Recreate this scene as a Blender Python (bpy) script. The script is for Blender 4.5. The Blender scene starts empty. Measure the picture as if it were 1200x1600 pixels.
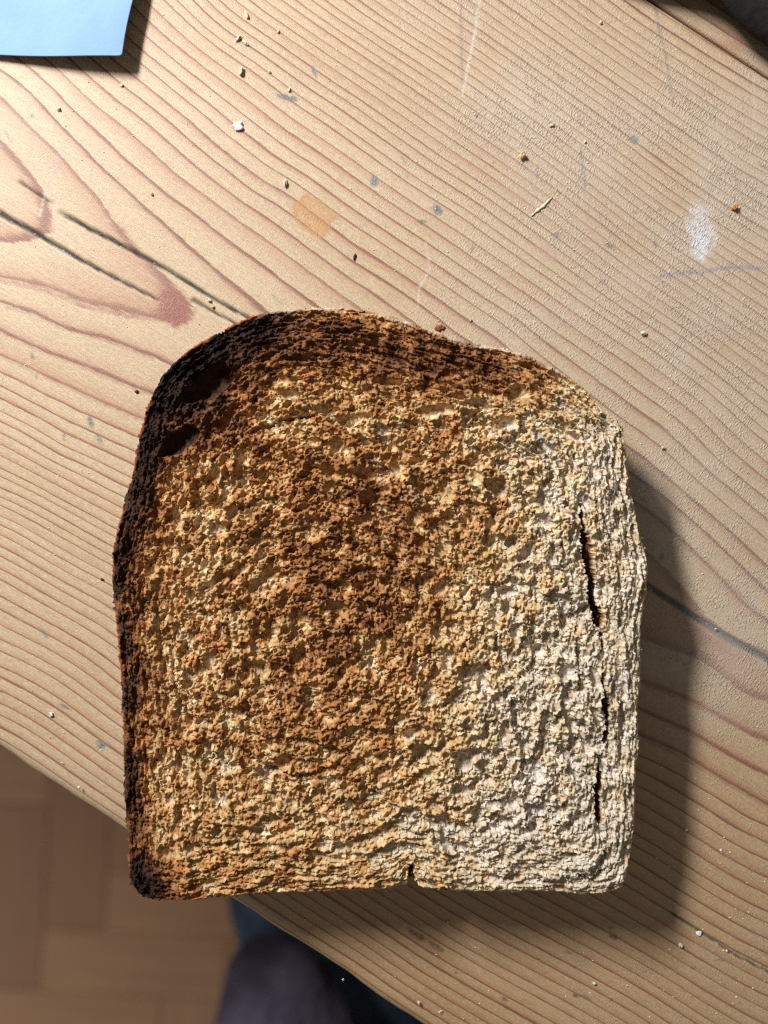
import bpy, bmesh, math, random
import numpy as np
from mathutils import Vector, Matrix

# ------------------------------------------------------------------ scene, camera, light
scene = bpy.context.scene
COL = scene.collection
scene.view_settings.view_transform = 'Standard'
scene.view_settings.look = 'None'
scene.view_settings.exposure = 0.0
scene.view_settings.gamma = 1.0
scene.view_settings.use_curve_mapping = False
scene.render.engine = 'CYCLES'
scene.cycles.max_bounces = 8
scene.cycles.pixel_filter_type = 'BLACKMAN_HARRIS'
scene.cycles.filter_width = 1.05
scene.cycles.use_denoising = False

CAM_H = 0.18
FLOOR_Z = -0.75
S = 0.16 / 1200.0                                   # metres per photograph pixel on the table top
cam_d = bpy.data.cameras.new('camera')
cam = bpy.data.objects.new('camera', cam_d)
COL.objects.link(cam)
cam.location = (0, 0, CAM_H)
cam.rotation_euler = (0, 0, 0)
cam_d.sensor_fit = 'HORIZONTAL'
cam_d.sensor_width = 24.0
cam_d.lens = 24.0 * CAM_H / 0.16
cam_d.clip_start = 0.005
cam_d.clip_end = 50
cam_d.dof.use_dof = True
cam_d.dof.focus_distance = CAM_H - 0.008
cam_d.dof.aperture_fstop = (cam_d.lens / 1000) / 0.0038
scene.camera = cam

world = bpy.data.worlds.new('World')
scene.world = world
world.use_nodes = True
bg = world.node_tree.nodes['Background']
bg.inputs['Color'].default_value = (1.0, 0.94, 0.88, 1)
bg.inputs['Strength'].default_value = 0.15

def area_lamp(name, loc, target, sx, sy, power, color, shape='RECTANGLE'):
    d = bpy.data.lights.new(name, 'AREA')
    d.shape = shape
    d.size = sx
    d.size_y = sy
    d.energy = power
    d.color = color
    o = bpy.data.objects.new(name, d)
    COL.objects.link(o)
    o.location = loc
    o.rotation_euler = (Vector(target) - Vector(loc)).to_track_quat('-Z', 'Y').to_euler()
    return o

KEY_EL = math.radians(38)
KEY_D = 0.55
kd = Vector((-0.655 * math.cos(KEY_EL), 0.756 * math.cos(KEY_EL), math.sin(KEY_EL)))
key = area_lamp('window_key_light', kd * KEY_D, (0, 0, 0), 0.065, 0.19, 5.0, (1.0, 0.985, 0.965), 'ELLIPSE')
_y = Vector((0, 1, 0)); _z = kd.normalized(); _y = (_y - _z * _y.dot(_z)).normalized(); _x = _y.cross(_z)
key.rotation_euler = Matrix((_x, _y, _z)).transposed().to_euler()
area_lamp('window_sky_light', (-0.26, 0.36, 0.25), (-0.03, 0.08, 0), 0.26, 0.18, 0.90, (0.55, 0.75, 1.0))
area_lamp('floor_fill_light', (-1.25, -0.75, -0.12), (-0.2, -0.3, FLOOR_Z), 0.8, 0.6, 3.6, (1.0, 0.92, 0.86))  # added fill lamp below table height, brightens only the floor

# ------------------------------------------------------------------ helpers
random.seed(7)
rng = np.random.default_rng(11)

def tag(o, label=None, cat=None, group=None, kind=None):
    if label: o['label'] = label
    if cat: o['category'] = cat
    if group: o['group'] = group
    if kind: o['kind'] = kind
    return o

def empty(name, loc=(0, 0, 0)):
    o = bpy.data.objects.new(name, None)
    COL.objects.link(o)
    o.location = loc
    o.empty_display_size = 0.02
    return o

def add_object(name, me, mat, parent=None, loc=(0, 0, 0)):
    o = bpy.data.objects.new(name, me)
    COL.objects.link(o)
    if mat and not me.materials: me.materials.append(mat)
    if parent:
        o.parent = parent
    o.location = loc
    return o

def big_mesh(name, verts, quads, smooth=True, tris=None):
    me = bpy.data.meshes.new(name)
    nq = len(quads)
    nt = 0 if tris is None else len(tris)
    me.vertices.add(len(verts))
    me.vertices.foreach_set('co', np.ascontiguousarray(verts, dtype=np.float32).ravel())
    me.loops.add(nq * 4 + nt * 3)
    idx = quads.astype(np.int32).ravel()
    if nt: idx = np.concatenate([idx, tris.astype(np.int32).ravel()])
    me.loops.foreach_set('vertex_index', idx)
    me.polygons.add(nq + nt)
    st = np.arange(nq, dtype=np.int32) * 4
    if nt: st = np.concatenate([st, nq * 4 + np.arange(nt, dtype=np.int32) * 3])
    me.polygons.foreach_set('loop_start', st)
    me.polygons.foreach_set('use_smooth', np.full(nq + nt, smooth, dtype=bool))
    me.update(calc_edges=True)
    me.validate()
    return me

def attr_f(me, name, a):
    at = me.attributes.new(name, 'FLOAT', 'POINT')
    at.data.foreach_set('value', np.ascontiguousarray(a, dtype=np.float32).ravel())

def attr_v(me, name, a):
    at = me.attributes.new(name, 'FLOAT_VECTOR', 'POINT')
    at.data.foreach_set('vector', np.ascontiguousarray(a, dtype=np.float32).ravel())

def attr_c(me, name, a):
    at = me.attributes.new(name, 'FLOAT_COLOR', 'POINT')
    at.data.foreach_set('color', np.ascontiguousarray(a, dtype=np.float32).ravel())

def bm_object(name, bm, mat, parent=None, smooth=False, loc=(0, 0, 0)):
    me = bpy.data.meshes.new(name)
    bm.to_mesh(me); bm.free()
    if smooth:
        me.polygons.foreach_set('use_smooth', [True] * len(me.polygons))
    return add_object(name, me, mat, parent, loc)

def bilinear(g, fx, fy):
    h, w = g.shape
    fx = np.clip(fx, 0, w - 1.001); fy = np.clip(fy, 0, h - 1.001)
    ix = fx.astype(np.int32); iy = fy.astype(np.int32)
    tx = fx - ix; ty = fy - iy
    return (g[iy, ix] * (1 - tx) + g[iy, ix + 1] * tx) * (1 - ty) + (g[iy + 1, ix] * (1 - tx) + g[iy + 1, ix + 1] * tx) * ty

def vnoise(x, y, scale, seed, sy=None):
    """smooth value noise, about -1..1"""
    r = np.random.default_rng(seed)
    sy = sy or scale
    g = r.uniform(-1, 1, (257, 257))
    u = x / scale + 1000.37; v = y / sy + 1000.71
    iu = np.floor(u).astype(np.int64); iv = np.floor(v).astype(np.int64)
    tu = u - iu; tv = v - iv
    tu = tu * tu * (3 - 2 * tu); tv = tv * tv * (3 - 2 * tv)
    a = g[iv % 257, iu % 257]; b = g[iv % 257, (iu + 1) % 257]
    c = g[(iv + 1) % 257, iu % 257]; d = g[(iv + 1) % 257, (iu + 1) % 257]
    return (a * (1 - tu) + b * tu) * (1 - tv) + (c * (1 - tu) + d * tu) * tv

def fbm(x, y, scale, seed, octv=4, gain=0.55):
    o = 0; a = 1; n = 0
    for k in range(octv):
        ca, sa = math.cos(k * 1.1), math.sin(k * 1.1)
        o = o + a * vnoise(x * ca - y * sa, x * sa + y * ca, scale, seed + k)
        n += a; a *= gain; scale *= 0.5
    return o / n * 1.5

def poly_dist(x, y, pts):
    """distance to a polyline and position along it (0..1)"""
    best = np.full(x.shape, 1e9); par = np.zeros(x.shape); L = []
    for (a, b) in zip(pts[:-1], pts[1:]):
        L.append(math.dist(a, b))
    tot = sum(L); acc = 0
    for (a, b), l in zip(zip(pts[:-1], pts[1:]), L):
        dx, dy = b[0] - a[0], b[1] - a[1]
        t = np.clip(((x - a[0]) * dx + (y - a[1]) * dy) / (l * l + 1e-9), 0, 1)
        d = np.hypot(x - a[0] - t * dx, y - a[1] - t * dy)
        m = d < best
        best = np.where(m, d, best); par = np.where(m, (acc + t * l) / tot, par)
        acc += l
    return best, par

def sstep(a, b, x):
    t = np.clip((x - a) / (b - a), 0, 1)
    return t * t * (3 - 2 * t)

def spline(pts, n, closed=True):
    out = []; N = len(pts)
    rngk = range(N) if closed else range(N - 1)
    for i in rngk:
        if closed: p = [pts[(i + k) % N] for k in (-1, 0, 1, 2)]
        else: p = [pts[min(max(i + k, 0), N - 1)] for k in (-1, 0, 1, 2)]
        for k in range(n):
            t = k / n
            out.append(tuple(0.5 * (2 * p[1][j] + (p[2][j] - p[0][j]) * t + (2 * p[0][j] - 5 * p[1][j] + 4 * p[2][j] - p[3][j]) * t * t
                       + (-p[0][j] + 3 * p[1][j] - 3 * p[2][j] + p[3][j]) * t ** 3) for j in (0, 1)))
    if not closed: out.append(tuple(pts[-1]))
    return out

def P(px, py, z=0.0):
    k = S * (CAM_H - z) / CAM_H
    return Vector(((px - 600) * k, (800 - py) * k, z))

# ------------------------------------------------------------------ node helpers
def new_mat(name, rough=0.6, spec=0.4):
    m = bpy.data.materials.new(name)
    m.use_nodes = True
    nt = m.node_tree
    b = nt.nodes['Principled BSDF']
    b.inputs['Roughness'].default_value = rough
    b.inputs['Specular IOR Level'].default_value = spec
    return m, nt, b

def node(nt, typ, **kw):
    n = nt.nodes.new(typ)
    for k, v in kw.items():
        setattr(n, k, v)
    return n

def lk(nt, a, b): nt.links.new(a, b)

def math_n(nt, op, a, b=None, c=None, clamp=False):
    n = node(nt, 'ShaderNodeMath', operation=op, use_clamp=clamp)
    for i, v in enumerate((a, b, c)):
        if v is None: continue
        if isinstance(v, (int, float)): n.inputs[i].default_value = v
        else: lk(nt, v, n.inputs[i])
    return n.outputs[0]

def mix_c(nt, f, a, b, typ='MIX'):
    n = node(nt, 'ShaderNodeMix', data_type='RGBA', blend_type=typ)
    if isinstance(f, (int, float)): n.inputs['Factor'].default_value = f
    else: lk(nt, f, n.inputs['Factor'])
    for key, v in (('A', a), ('B', b)):
        sock = [s for s in n.inputs if s.name == key and s.type == 'RGBA'][0]
        if isinstance(v, tuple): sock.default_value = (*v, 1) if len(v) == 3 else v
        else: lk(nt, v, sock)
    return [s for s in n.outputs if s.type == 'RGBA'][0]

def noise_n(nt, vec, scale, detail=3, rough=0.55, dist=0.0):
    n = node(nt, 'ShaderNodeTexNoise')
    n.inputs['Scale'].default_value = scale
    n.inputs['Detail'].default_value = detail
    n.inputs['Roughness'].default_value = rough
    n.inputs['Distortion'].default_value = dist
    if vec is not None: lk(nt, vec, n.inputs['Vector'])
    return n.outputs['Fac']

def mapping_n(nt, vec, scale=(1, 1, 1), rot=(0, 0, 0)):
    n = node(nt, 'ShaderNodeMapping')
    n.inputs['Scale'].default_value = scale
    n.inputs['Rotation'].default_value = rot
    lk(nt, vec, n.inputs['Vector'])
    return n.outputs[0]

def map_range(nt, v, a, b, c=0.0, d=1.0, typ='SMOOTHSTEP'):
    n = node(nt, 'ShaderNodeMapRange', interpolation_type=typ)
    n.inputs['From Min'].default_value = a; n.inputs['From Max'].default_value = b
    n.inputs['To Min'].default_value = c; n.inputs['To Max'].default_value = d
    lk(nt, v, n.inputs['Value'])
    return n.outputs[0]

# ------------------------------------------------------------------ materials
def pine_material():
    m, nt, b = new_mat('pine_wood', 0.42, 0.45)
    A = lambda n: node(nt, 'ShaderNodeAttribute', attribute_name=n)
    ring = A('ring').outputs['Fac']
    ab = A('board_mm').outputs['Vector']             # x along grain, y across, millimetres
    # fine wobble of the ring lines
    wob = noise_n(nt, mapping_n(nt, ab, (0.05, 0.9, 1)), 1.0, 4, 0.6)
    wob2 = noise_n(nt, mapping_n(nt, ab, (0.25, 2.5, 1)), 1.0, 2, 0.6)
    r = math_n(nt, 'ADD', ring, math_n(nt, 'MULTIPLY', math_n(nt, 'SUBTRACT', wob, 0.5), 0.14))
    r = math_n(nt, 'ADD', r, math_n(nt, 'MULTIPLY', math_n(nt, 'SUBTRACT', wob2, 0.5), 0.12))
    cmb = node(nt, 'ShaderNodeCombineXYZ'); lk(nt, math_n(nt, 'MULTIPLY', ring, 0.75), cmb.inputs[0])
    r = math_n(nt, 'ADD', r, math_n(nt, 'MULTIPLY', math_n(nt, 'SUBTRACT', noise_n(nt, cmb.outputs[0], 1.0, 1, 0.5), 0.5), map_range(nt, ring, 4.0, 9.0, 0.0, 0.8)))
    f = math_n(nt, 'FRACT', r)
    fl = math_n(nt, 'FLOOR', r)
    wn = node(nt, 'ShaderNodeTexWhiteNoise', noise_dimensions='1D')
    lk(nt, fl, wn.inputs['W'])
    rnd = wn.outputs['Value']
    # latewood: gradual rise, sharp outer border
    p = math_n(nt, 'MULTIPLY_ADD', rnd, 3.0, 2.0)
    late = math_n(nt, 'POWER', f, p)
    drop = map_range(nt, f, 0.95, 1.0, 1.0, 0.0)
    late = math_n(nt, 'MULTIPLY', late, drop)
    line = math_n(nt, 'MULTIPLY', map_range(nt, f, 0.80, 0.93), drop)
    brk = map_range(nt, noise_n(nt, mapping_n(nt, ab, (0.035, 0.3, 1)), 1.0, 3), 0.3, 0.7, 0.55, 1.0)
    amt = math_n(nt, 'MULTIPLY', math_n(nt, 'MULTIPLY_ADD', rnd, 0.40, 0.78), brk)
    late = math_n(nt, 'MULTIPLY', late, amt, clamp=True)
    line = math_n(nt, 'MULTIPLY', line, math_n(nt, 'MULTIPLY_ADD', rnd, 0.35, 0.65), clamp=True)
    # early wood colour variation
    n1 = noise_n(nt, mapping_n(nt, ab, (0.012, 0.06, 1)), 1.0, 3)
    n2 = noise_n(nt, mapping_n(nt, ab, (0.22, 2.4, 1)), 1.0, 4, 0.65)
    n3 = noise_n(nt, mapping_n(nt, ab, (1.0, 2.3, 1)), 1.0, 4, 0.8)
    base = mix_c(nt, map_range(nt, n1, 0.3, 0.7), (0.475, 0.325, 0.172), (0.53, 0.378, 0.215))
    base = mix_c(nt, math_n(nt, 'MULTIPLY', map_range(nt, n2, 0.35, 0.70), 0.5), base, (0.31, 0.20, 0.11))
    base = mix_c(nt, math_n(nt, 'MULTIPLY', map_range(nt, n3, 0.42, 0.72), 0.60), base, (0.68, 0.56, 0.42))
    base = mix_c(nt, math_n(nt, 'MULTIPLY', late, 0.95), base, (0.34, 0.078, 0.034))
    base = mix_c(nt, math_n(nt, 'MULTIPLY', line, 0.80), base, (0.135, 0.042, 0.018))
    # marks painted on the wood (stains, cracks, pen)
    mk = A('marks')
    mb = noise_n(nt, ab, 1.6, 4, 0.7)
    ma = math_n(nt, 'MULTIPLY', mk.outputs['Alpha'], map_range(nt, mb, 0.32, 0.58, 0.45, 1.25), clamp=True)
    base = mix_c(nt, ma, base, mk.outputs['Color'])
    # dimmer light towards the lower right, painted into the wood colour
    vr = A('lower_right_shade').outputs['Fac']
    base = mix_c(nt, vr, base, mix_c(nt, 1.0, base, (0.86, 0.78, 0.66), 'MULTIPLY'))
    # cracks
    cr = A('crack').outputs['Fac']
    cn = noise_n(nt, mapping_n(nt, ab, (1.1, 2.2, 1)), 1.0, 4, 0.7)
    ccol = mix_c(nt, map_range(nt, cn, 0.55, 0.68), (0.008, 0.009, 0.011), (0.30, 0.31, 0.33))
    base = mix_c(nt, cr, base, ccol)
    gl = A('glaze').outputs['Fac']
    # pale window sheen painted into the colour where the glaze has crinkled
    base = mix_c(nt, math_n(nt, 'MULTIPLY', gl, 0.36), base, (0.61, 0.56, 0.48))
    lk(nt, base, b.inputs['Base Color'])
    # relief: ring ridges, fibres, crinkled glaze
    g1 = noise_n(nt, mapping_n(nt, ab, (2.9, 1.15, 1), (0, 0, 0.0)), 1.0, 3, 0.55, 0.25)
    g1 = map_range(nt, g1, 0.44, 0.70)
    gpat = map_range(nt, noise_n(nt, ab, 0.22, 3, 0.6), 0.38, 0.62, 0.15, 1.0)
    g1 = math_n(nt, 'MULTIPLY', math_n(nt, 'MULTIPLY', g1, gl), gpat)
    g2 = noise_n(nt, ab, 2.6, 3, 0.6)
    tinyn = noise_n(nt, ab, 5.0, 2, 0.6)
    h = math_n(nt, 'MULTIPLY', late, -0.12)
    h = math_n(nt, 'ADD', h, math_n(nt, 'MULTIPLY', line, -0.14))
    h = math_n(nt, 'ADD', h, math_n(nt, 'MULTIPLY', n2, 0.5))
    h = math_n(nt, 'ADD', h, math_n(nt, 'MULTIPLY', tinyn, 0.7))
    h = math_n(nt, 'ADD', h, math_n(nt, 'MULTIPLY', g1, 1.6))
    h = math_n(nt, 'ADD', h, math_n(nt, 'MULTIPLY', math_n(nt, 'MULTIPLY', g2, gl), 1.0))
    h = math_n(nt, 'ADD', h, math_n(nt, 'MULTIPLY', cr, -0.6))
    bp = node(nt, 'ShaderNodeBump')
    bp.inputs['Strength'].default_value = 1.0
    bp.inputs['Distance'].default_value = 0.00011
    lk(nt, h, bp.inputs['Height'])
    lk(nt, bp.outputs[0], b.inputs['Normal'])
    rg = math_n(nt, 'ADD', math_n(nt, 'MULTIPLY', n3, 0.2), 0.36)
    rg = math_n(nt, 'ADD', rg, math_n(nt, 'MULTIPLY', cr, 0.4), clamp=True)
    lk(nt, rg, b.inputs['Roughness'])
    return m

def toast_material(name):
    m, nt, b = new_mat(name, 0.9, 0.04)
    b.inputs['Subsurface Weight'].default_value = 0.0
    b.inputs['Subsurface Radius'].default_value = (1.0, 0.65, 0.35)
    b.inputs['Subsurface Scale'].default_value = 0.0005
    c = node(nt, 'ShaderNodeAttribute', attribute_name='bake')
    tc = node(nt, 'ShaderNodeTexCoord')
    v = tc.outputs['Object']
    n1 = noise_n(nt, v, 2600, 4, 0.7)
    n2 = noise_n(nt, v, 900, 3, 0.6)
    col = mix_c(nt, math_n(nt, 'MULTIPLY', map_range(nt, n1, 0.5, 0.75), 0.35), c.outputs['Color'], (0.74, 0.60, 0.42), 'SCREEN')
    col = mix_c(nt, 0.0, col, col)
    hs = node(nt, 'ShaderNodeMix', data_type='RGBA', blend_type='MULTIPLY')
    dark = mix_c(nt, map_range(nt, n2, 0.3, 0.7), (0.72, 0.66, 0.60), (1.12, 1.12, 1.12))
    col2 = mix_c(nt, 1.0, c.outputs['Color'], dark, 'MULTIPLY')
    lk(nt, col2, b.inputs['Base Color'])
    bp = node(nt, 'ShaderNodeBump')
    bp.inputs['Strength'].default_value = 0.8
    bp.inputs['Distance'].default_value = 0.00016
    lk(nt, n1, bp.inputs['Height'])
    lk(nt, bp.outputs[0], b.inputs['Normal'])
    return m

def simple_mat(name, c1, c2, scale, rough=0.8, spec=0.2, bump=0.0, dist=0.001, detail=4):
    m, nt, b = new_mat(name, rough, spec)
    tc = node(nt, 'ShaderNodeTexCoord')
    n1 = noise_n(nt, tc.outputs['Object'], scale, detail, 0.6)
    lk(nt, mix_c(nt, map_range(nt, n1, 0.35, 0.65), c1, c2), b.inputs['Base Color'])
    if bump:
        bp = node(nt, 'ShaderNodeBump')
        bp.inputs['Strength'].default_value = bump
        bp.inputs['Distance'].default_value = dist
        lk(nt, n1, bp.inputs['Height']); lk(nt, bp.outputs[0], b.inputs['Normal'])
    return m

M_PINE = pine_material()
M_CRUMB = toast_material('toasted_crumb')
M_CRUST = toast_material('toasted_crust')

# ------------------------------------------------------------------ the floor
M_FLOORBASE = simple_mat('floor_gap', (0.05, 0.03, 0.022), (0.08, 0.05, 0.035), 30)
def parquet_material():
    m, nt, b = new_mat('parquet_wood', 0.5, 0.35)
    tc = node(nt, 'ShaderNodeTexCoord'); oi = node(nt, 'ShaderNodeObjectInfo')
    v = mapping_n(nt, tc.outputs['Object'], (6, 60, 20))
    n1 = noise_n(nt, v, 1.0, 4, 0.6, 0.4)
    c = mix_c(nt, oi.outputs['Random'], (0.35, 0.19, 0.105), (0.50, 0.295, 0.16))
    c = mix_c(nt, math_n(nt, 'MULTIPLY', map_range(nt, n1, 0.3, 0.7), 0.4), c, (0.28, 0.16, 0.11))
    lk(nt, c, b.inputs['Base Color'])
    return m
M_PARQ = parquet_material()
FZ = -0.75
bm = bmesh.new()
for v in [(-2, -2), (2, -2), (2, 2), (-2, 2)]: bm.verts.new((v[0], v[1], 0))
bm.faces.new(bm.verts)
floor = bm_object('floor', bm, M_FLOORBASE, loc=(0, 0, FZ - 0.004))
tag(floor, 'brown herringbone parquet floor seen out of focus below the table edge', None, None, 'structure')
def block_mesh(L, W, T):
    bm = bmesh.new()
    e = 0.0008
    lv = [[(-L/2, -W/2), (L/2, -W/2), (L/2, W/2), (-L/2, W/2)], [(-L/2 + e, -W/2 + e), (L/2 - e, -W/2 + e), (L/2 - e, W/2 - e), (-L/2 + e, W/2 - e)]]
    a = [bm.verts.new((x, y, 0.0005)) for x, y in lv[0]]
    b_ = [bm.verts.new((x, y, T - e)) for x, y in lv[0]]
    c = [bm.verts.new((x, y, T)) for x, y in lv[1]]
    for k in range(4):
        j = (k + 1) % 4
        bm.faces.new((a[k], a[j], b_[j], b_[k])); bm.faces.new((b_[k], b_[j], c[j], c[k]))
    bm.faces.new(c)
    me = bpy.data.meshes.new('parquet_block'); bm.to_mesh(me); bm.free()
    return me
BW, BL = 0.066, 0.198
blk = block_mesh(BL - 0.0008, BW - 0.0008, 0.008)
rot0 = math.radians(-3)
ca, sa = math.cos(rot0), math.sin(rot0)
nb = 0
for i in range(-12, 13):
    for j in range(-9, 10):
        # herringbone cell: one horizontal and one vertical block, translated by (w,w) and (L,-L)
        ox = i * BW + j * BL; oy = i * BW - j * BL
        for (cx, cy, r) in ((ox + BL / 2, oy + BW / 2, 0), (ox + BL + BW / 2 - BW, oy + BW + BL / 2 , math.pi / 2)):
            if r: cx = ox + BW / 2; cy = oy + BW + BL / 2
            X = ca * cx - sa * cy - 0.30; Y = sa * cx + ca * cy - 0.45
            if -1.0 < X < 0.45 and -1.05 < Y < 0.05:
                o = add_object('parquet_block', blk, M_PARQ, floor, (X, Y, 0.0 + random.uniform(0, 0.0004)))
                o.rotation_euler = (0, 0, r + rot0)
                nb += 1
print('parquet blocks', nb)

# ------------------------------------------------------------------ the pine table
ANG = math.radians(33.3)
ea = np.array([math.cos(ANG), -math.sin(ANG)])
eb = np.array([math.sin(ANG), math.cos(ANG)])
O0 = np.array([(0 - 600) * S, (800 - 1176) * S])
SEAM = 0.2053
def ab_to_xy(a, b): return O0[0] + a * ea[0] + b * eb[0], O0[1] + a * ea[1] + b * eb[1]
def xy_to_px(x, y): return x / S + 600, 800 - y / S

# growth-ring lines read off the photograph: (ring number, points in photograph pixels)
R = []
def ringline(k, *pts): R.extend((x, y, k) for x, y in pts)
ringline(1, (0, 215), (40, 258), (75, 310), (83, 338), (75, 366), (48, 378), (0, 380))
ringline(2, (0, 148), (30, 178), (95, 240), (150, 300), (180, 345), (215, 385), (255, 425), (293, 462), (301, 505), (238, 501), (202, 493), (130, 475), (70, 450), (0, 435))
ringline(3, (0, 107), (50, 145), (105, 205), (150, 250), (200, 295), (250, 340), (300, 385), (350, 430), (415, 482))
ringline(3, (0, 472), (54, 491), (101, 514), (157, 528), (202, 545), (238, 558))
ringline(4, (200, 251), (259, 300), (330, 352), (400, 403), (499, 477))
ringline(4, (0, 519), (56, 545), (124, 571), (191, 600), (238, 617))
ringline(5, (200, 201), (240, 237), (317, 300), (400, 361), (480, 420), (568, 483))
ringline(5, (0, 556), (45, 576), (112, 608), (180, 639), (223, 657))
ringline(6, (200, 168), (280, 235), (360, 300), (400, 327), (530, 420), (653, 507))
ringline(6, (0, 585), (61, 617), (126, 649), (216, 687))
ringline(7, (200, 141), (300, 222), (397, 300), (550, 410), (715, 523))
ringline(7, (0, 601), (61, 633), (126, 664), (207, 703))
ringline(8, (213, 117), (300, 188), (448, 300), (580, 395), (700, 475), (750, 507), (792, 537))
ringline(8, (0, 625), (52, 651), (112, 685), (205, 727))
ringline(9, (224, 101), (293, 160), (400, 243), (488, 303), (600, 380), (720, 461))
ringline(9, (0, 642), (56, 671), (101, 699), (198, 745))
ringline(10, (224, 85), (360, 192), (416, 240), (517, 305), (620, 375), (720, 445), (757, 470), (840, 530), (935, 595), (987, 637), (1098, 732), (1200, 808))
ringline(10, (0, 658), (56, 685), (135, 727), (196, 759))
ringline(11, (227, 53), (387, 181), (461, 240), (600, 334), (720, 413), (800, 467), (900, 537), (950, 572), (1059, 652))
ringline(11, (0, 678), (67, 716), (191, 775))
ringline(12, (229, 29), (360, 133), (520, 250), (700, 377), (807, 450), (907, 520), (1000, 580), (1096, 650))
ringline(12, (0, 694), (90, 741), (187, 793))
ringline(13, (235, 5), (371, 120), (520, 227), (720, 363), (792, 410), (860, 457), (930, 505), (995, 547), (1087, 618))
ringline(13, (0, 713), (112, 775), (184, 811))
ringline(14, (256, 0), (403, 115), (520, 203), (573, 240), (720, 336)); ringline(14, (0, 730), (124, 793), (180, 826))
ringline(15, (283, 0), (397, 91), (520, 176), (603, 240), (720, 317)); ringline(15, (0, 748), (90, 793), (173, 838))
ringline(16, (307, 0), (520, 160), (635, 240), (720, 300))
ringline(17, (325, 0), (520, 144), (656, 240), (720, 280))
ringline(18, (344, 0), (520, 125)); ringline(19, (365, 0), (520, 106))
for k, y in zip(range(16, 38), (765, 780, 793, 806, 818, 834, 854, 869, 892, 908, 929, 953, 982, 1001, 1022, 1042, 1058, 1081, 1100, 1123, 1138, 1158)):
    sl = 0.52 + 0.15 * (k - 16) / 21
    ringline(k, (0, y), (170, y + 170 * sl))
for k, y in zip(range(29, 38), (1427, 1447, 1467, 1487, 1507, 1530, 1545, 1567, 1587)):
    ringline(k, (640, y), (740, y + 61), (560, y - 52 if y < 1500 else y - 56))
for k, y in ((6, 1066), (7, 1108), (8, 1152), (9, 1184), (10, 1202), (11, 1230), (12, 1258), (13, 1280), (14, 1305), (16, 1352), (18, 1400), (20, 1446), (23, 1505), (27, 1590)):
    ringline(k, (1000, y))
for k, y in ((6, 1158), (7, 1210), (8, 1262), (9, 1292), (10, 1318), (11, 1345), (12, 1374), (13, 1400), (15, 1447), (17, 1492), (19, 1538), (21, 1580)):
    ringline(k, (1200, y))
ringline(6, (1072, 1092), (1140, 1128)); ringline(7, (1080, 1144)); ringline(8, (1100, 1202)); ringline(9, (1100, 1236)); ringline(10, (1100, 1260))
ringline(6, (1000, 784), (1053, 829), (1125, 897), (1200, 971))
ringline(7, (985, 740), (1200, 923)); ringline(8, (1000, 708), (1200, 881)); ringline(9, (990, 666), (1066, 729), (1200, 845))
for x in (420, 520, 620, 720, 820, 920, 1010): ringline(19 + (x - 365) / 24.5, (x, 0))
for y in (200, 300, 400, 500, 600): ringline(13 + (695 - y) / 17.7, (1200, y))
for y in (100, 200, 300, 400, 480): ringline(13 + (553 - y) / 17.3, (1000, y))
for y in (100, 200): ringline(17 + (280 - y) / 17.6, (720, y))
ringline(4.6, (1010, 925), (1200, 1045)); ringline(5.2, (800, 860)); ringline(3.4, (480, 640))
R = np.array(R, float)
def tps_fit(pts, val, lam):
    n = len(pts); q = pts / 1000.0
    d2 = ((q[:, None] - q[None]) ** 2).sum(-1)
    K = 0.5 * d2 * np.log(d2 + 1e-12) + np.diag(lam)
    Pm = np.c_[np.ones(n), q]
    A = np.block([[K, Pm], [Pm.T, np.zeros((3, 3))]])
    w = np.linalg.solve(A, np.r_[val, np.zeros(3)])
    return q, w
tq, tw = tps_fit(R[:, :2], R[:, 2], np.where(R[:, 2] <= 5, 3e-4, np.where(R[:, 2] <= 9, 1.5e-3, 6e-3)))
gx0, gy0, gs = -60, -60, 10.0
gxx, gyy = np.meshgrid(np.arange(gx0, 1280, gs), np.arange(gy0, 1680, gs))
q = np.c_[gxx.ravel(), gyy.ravel()] / 1000.0
d2 = ((q[:, None] - tq[None]) ** 2).sum(-1)
RF = (0.5 * d2 * np.log(d2 + 1e-12)) @ tw[:len(tq)] + tw[len(tq)] + q @ tw[len(tq) + 1:]
RF = RF.reshape(gxx.shape)

def ring_at(px, py, a, b):
    v = bilinear(RF, (px - gx0) / gs, (py - gy0) / gs)
    out = np.maximum(np.maximum(-px - 55, px - 1250), np.maximum(-py - 55, py - 1650))
    w = 1 - sstep(0, 200, out)
    plain = np.sqrt(((b - 0.115) / 0.0024) ** 2 + 30 + 60 * (a - 0.05))
    plain = np.nan_to_num(plain, nan=2.0)
    return v * w + plain * (1 - w)

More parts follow.
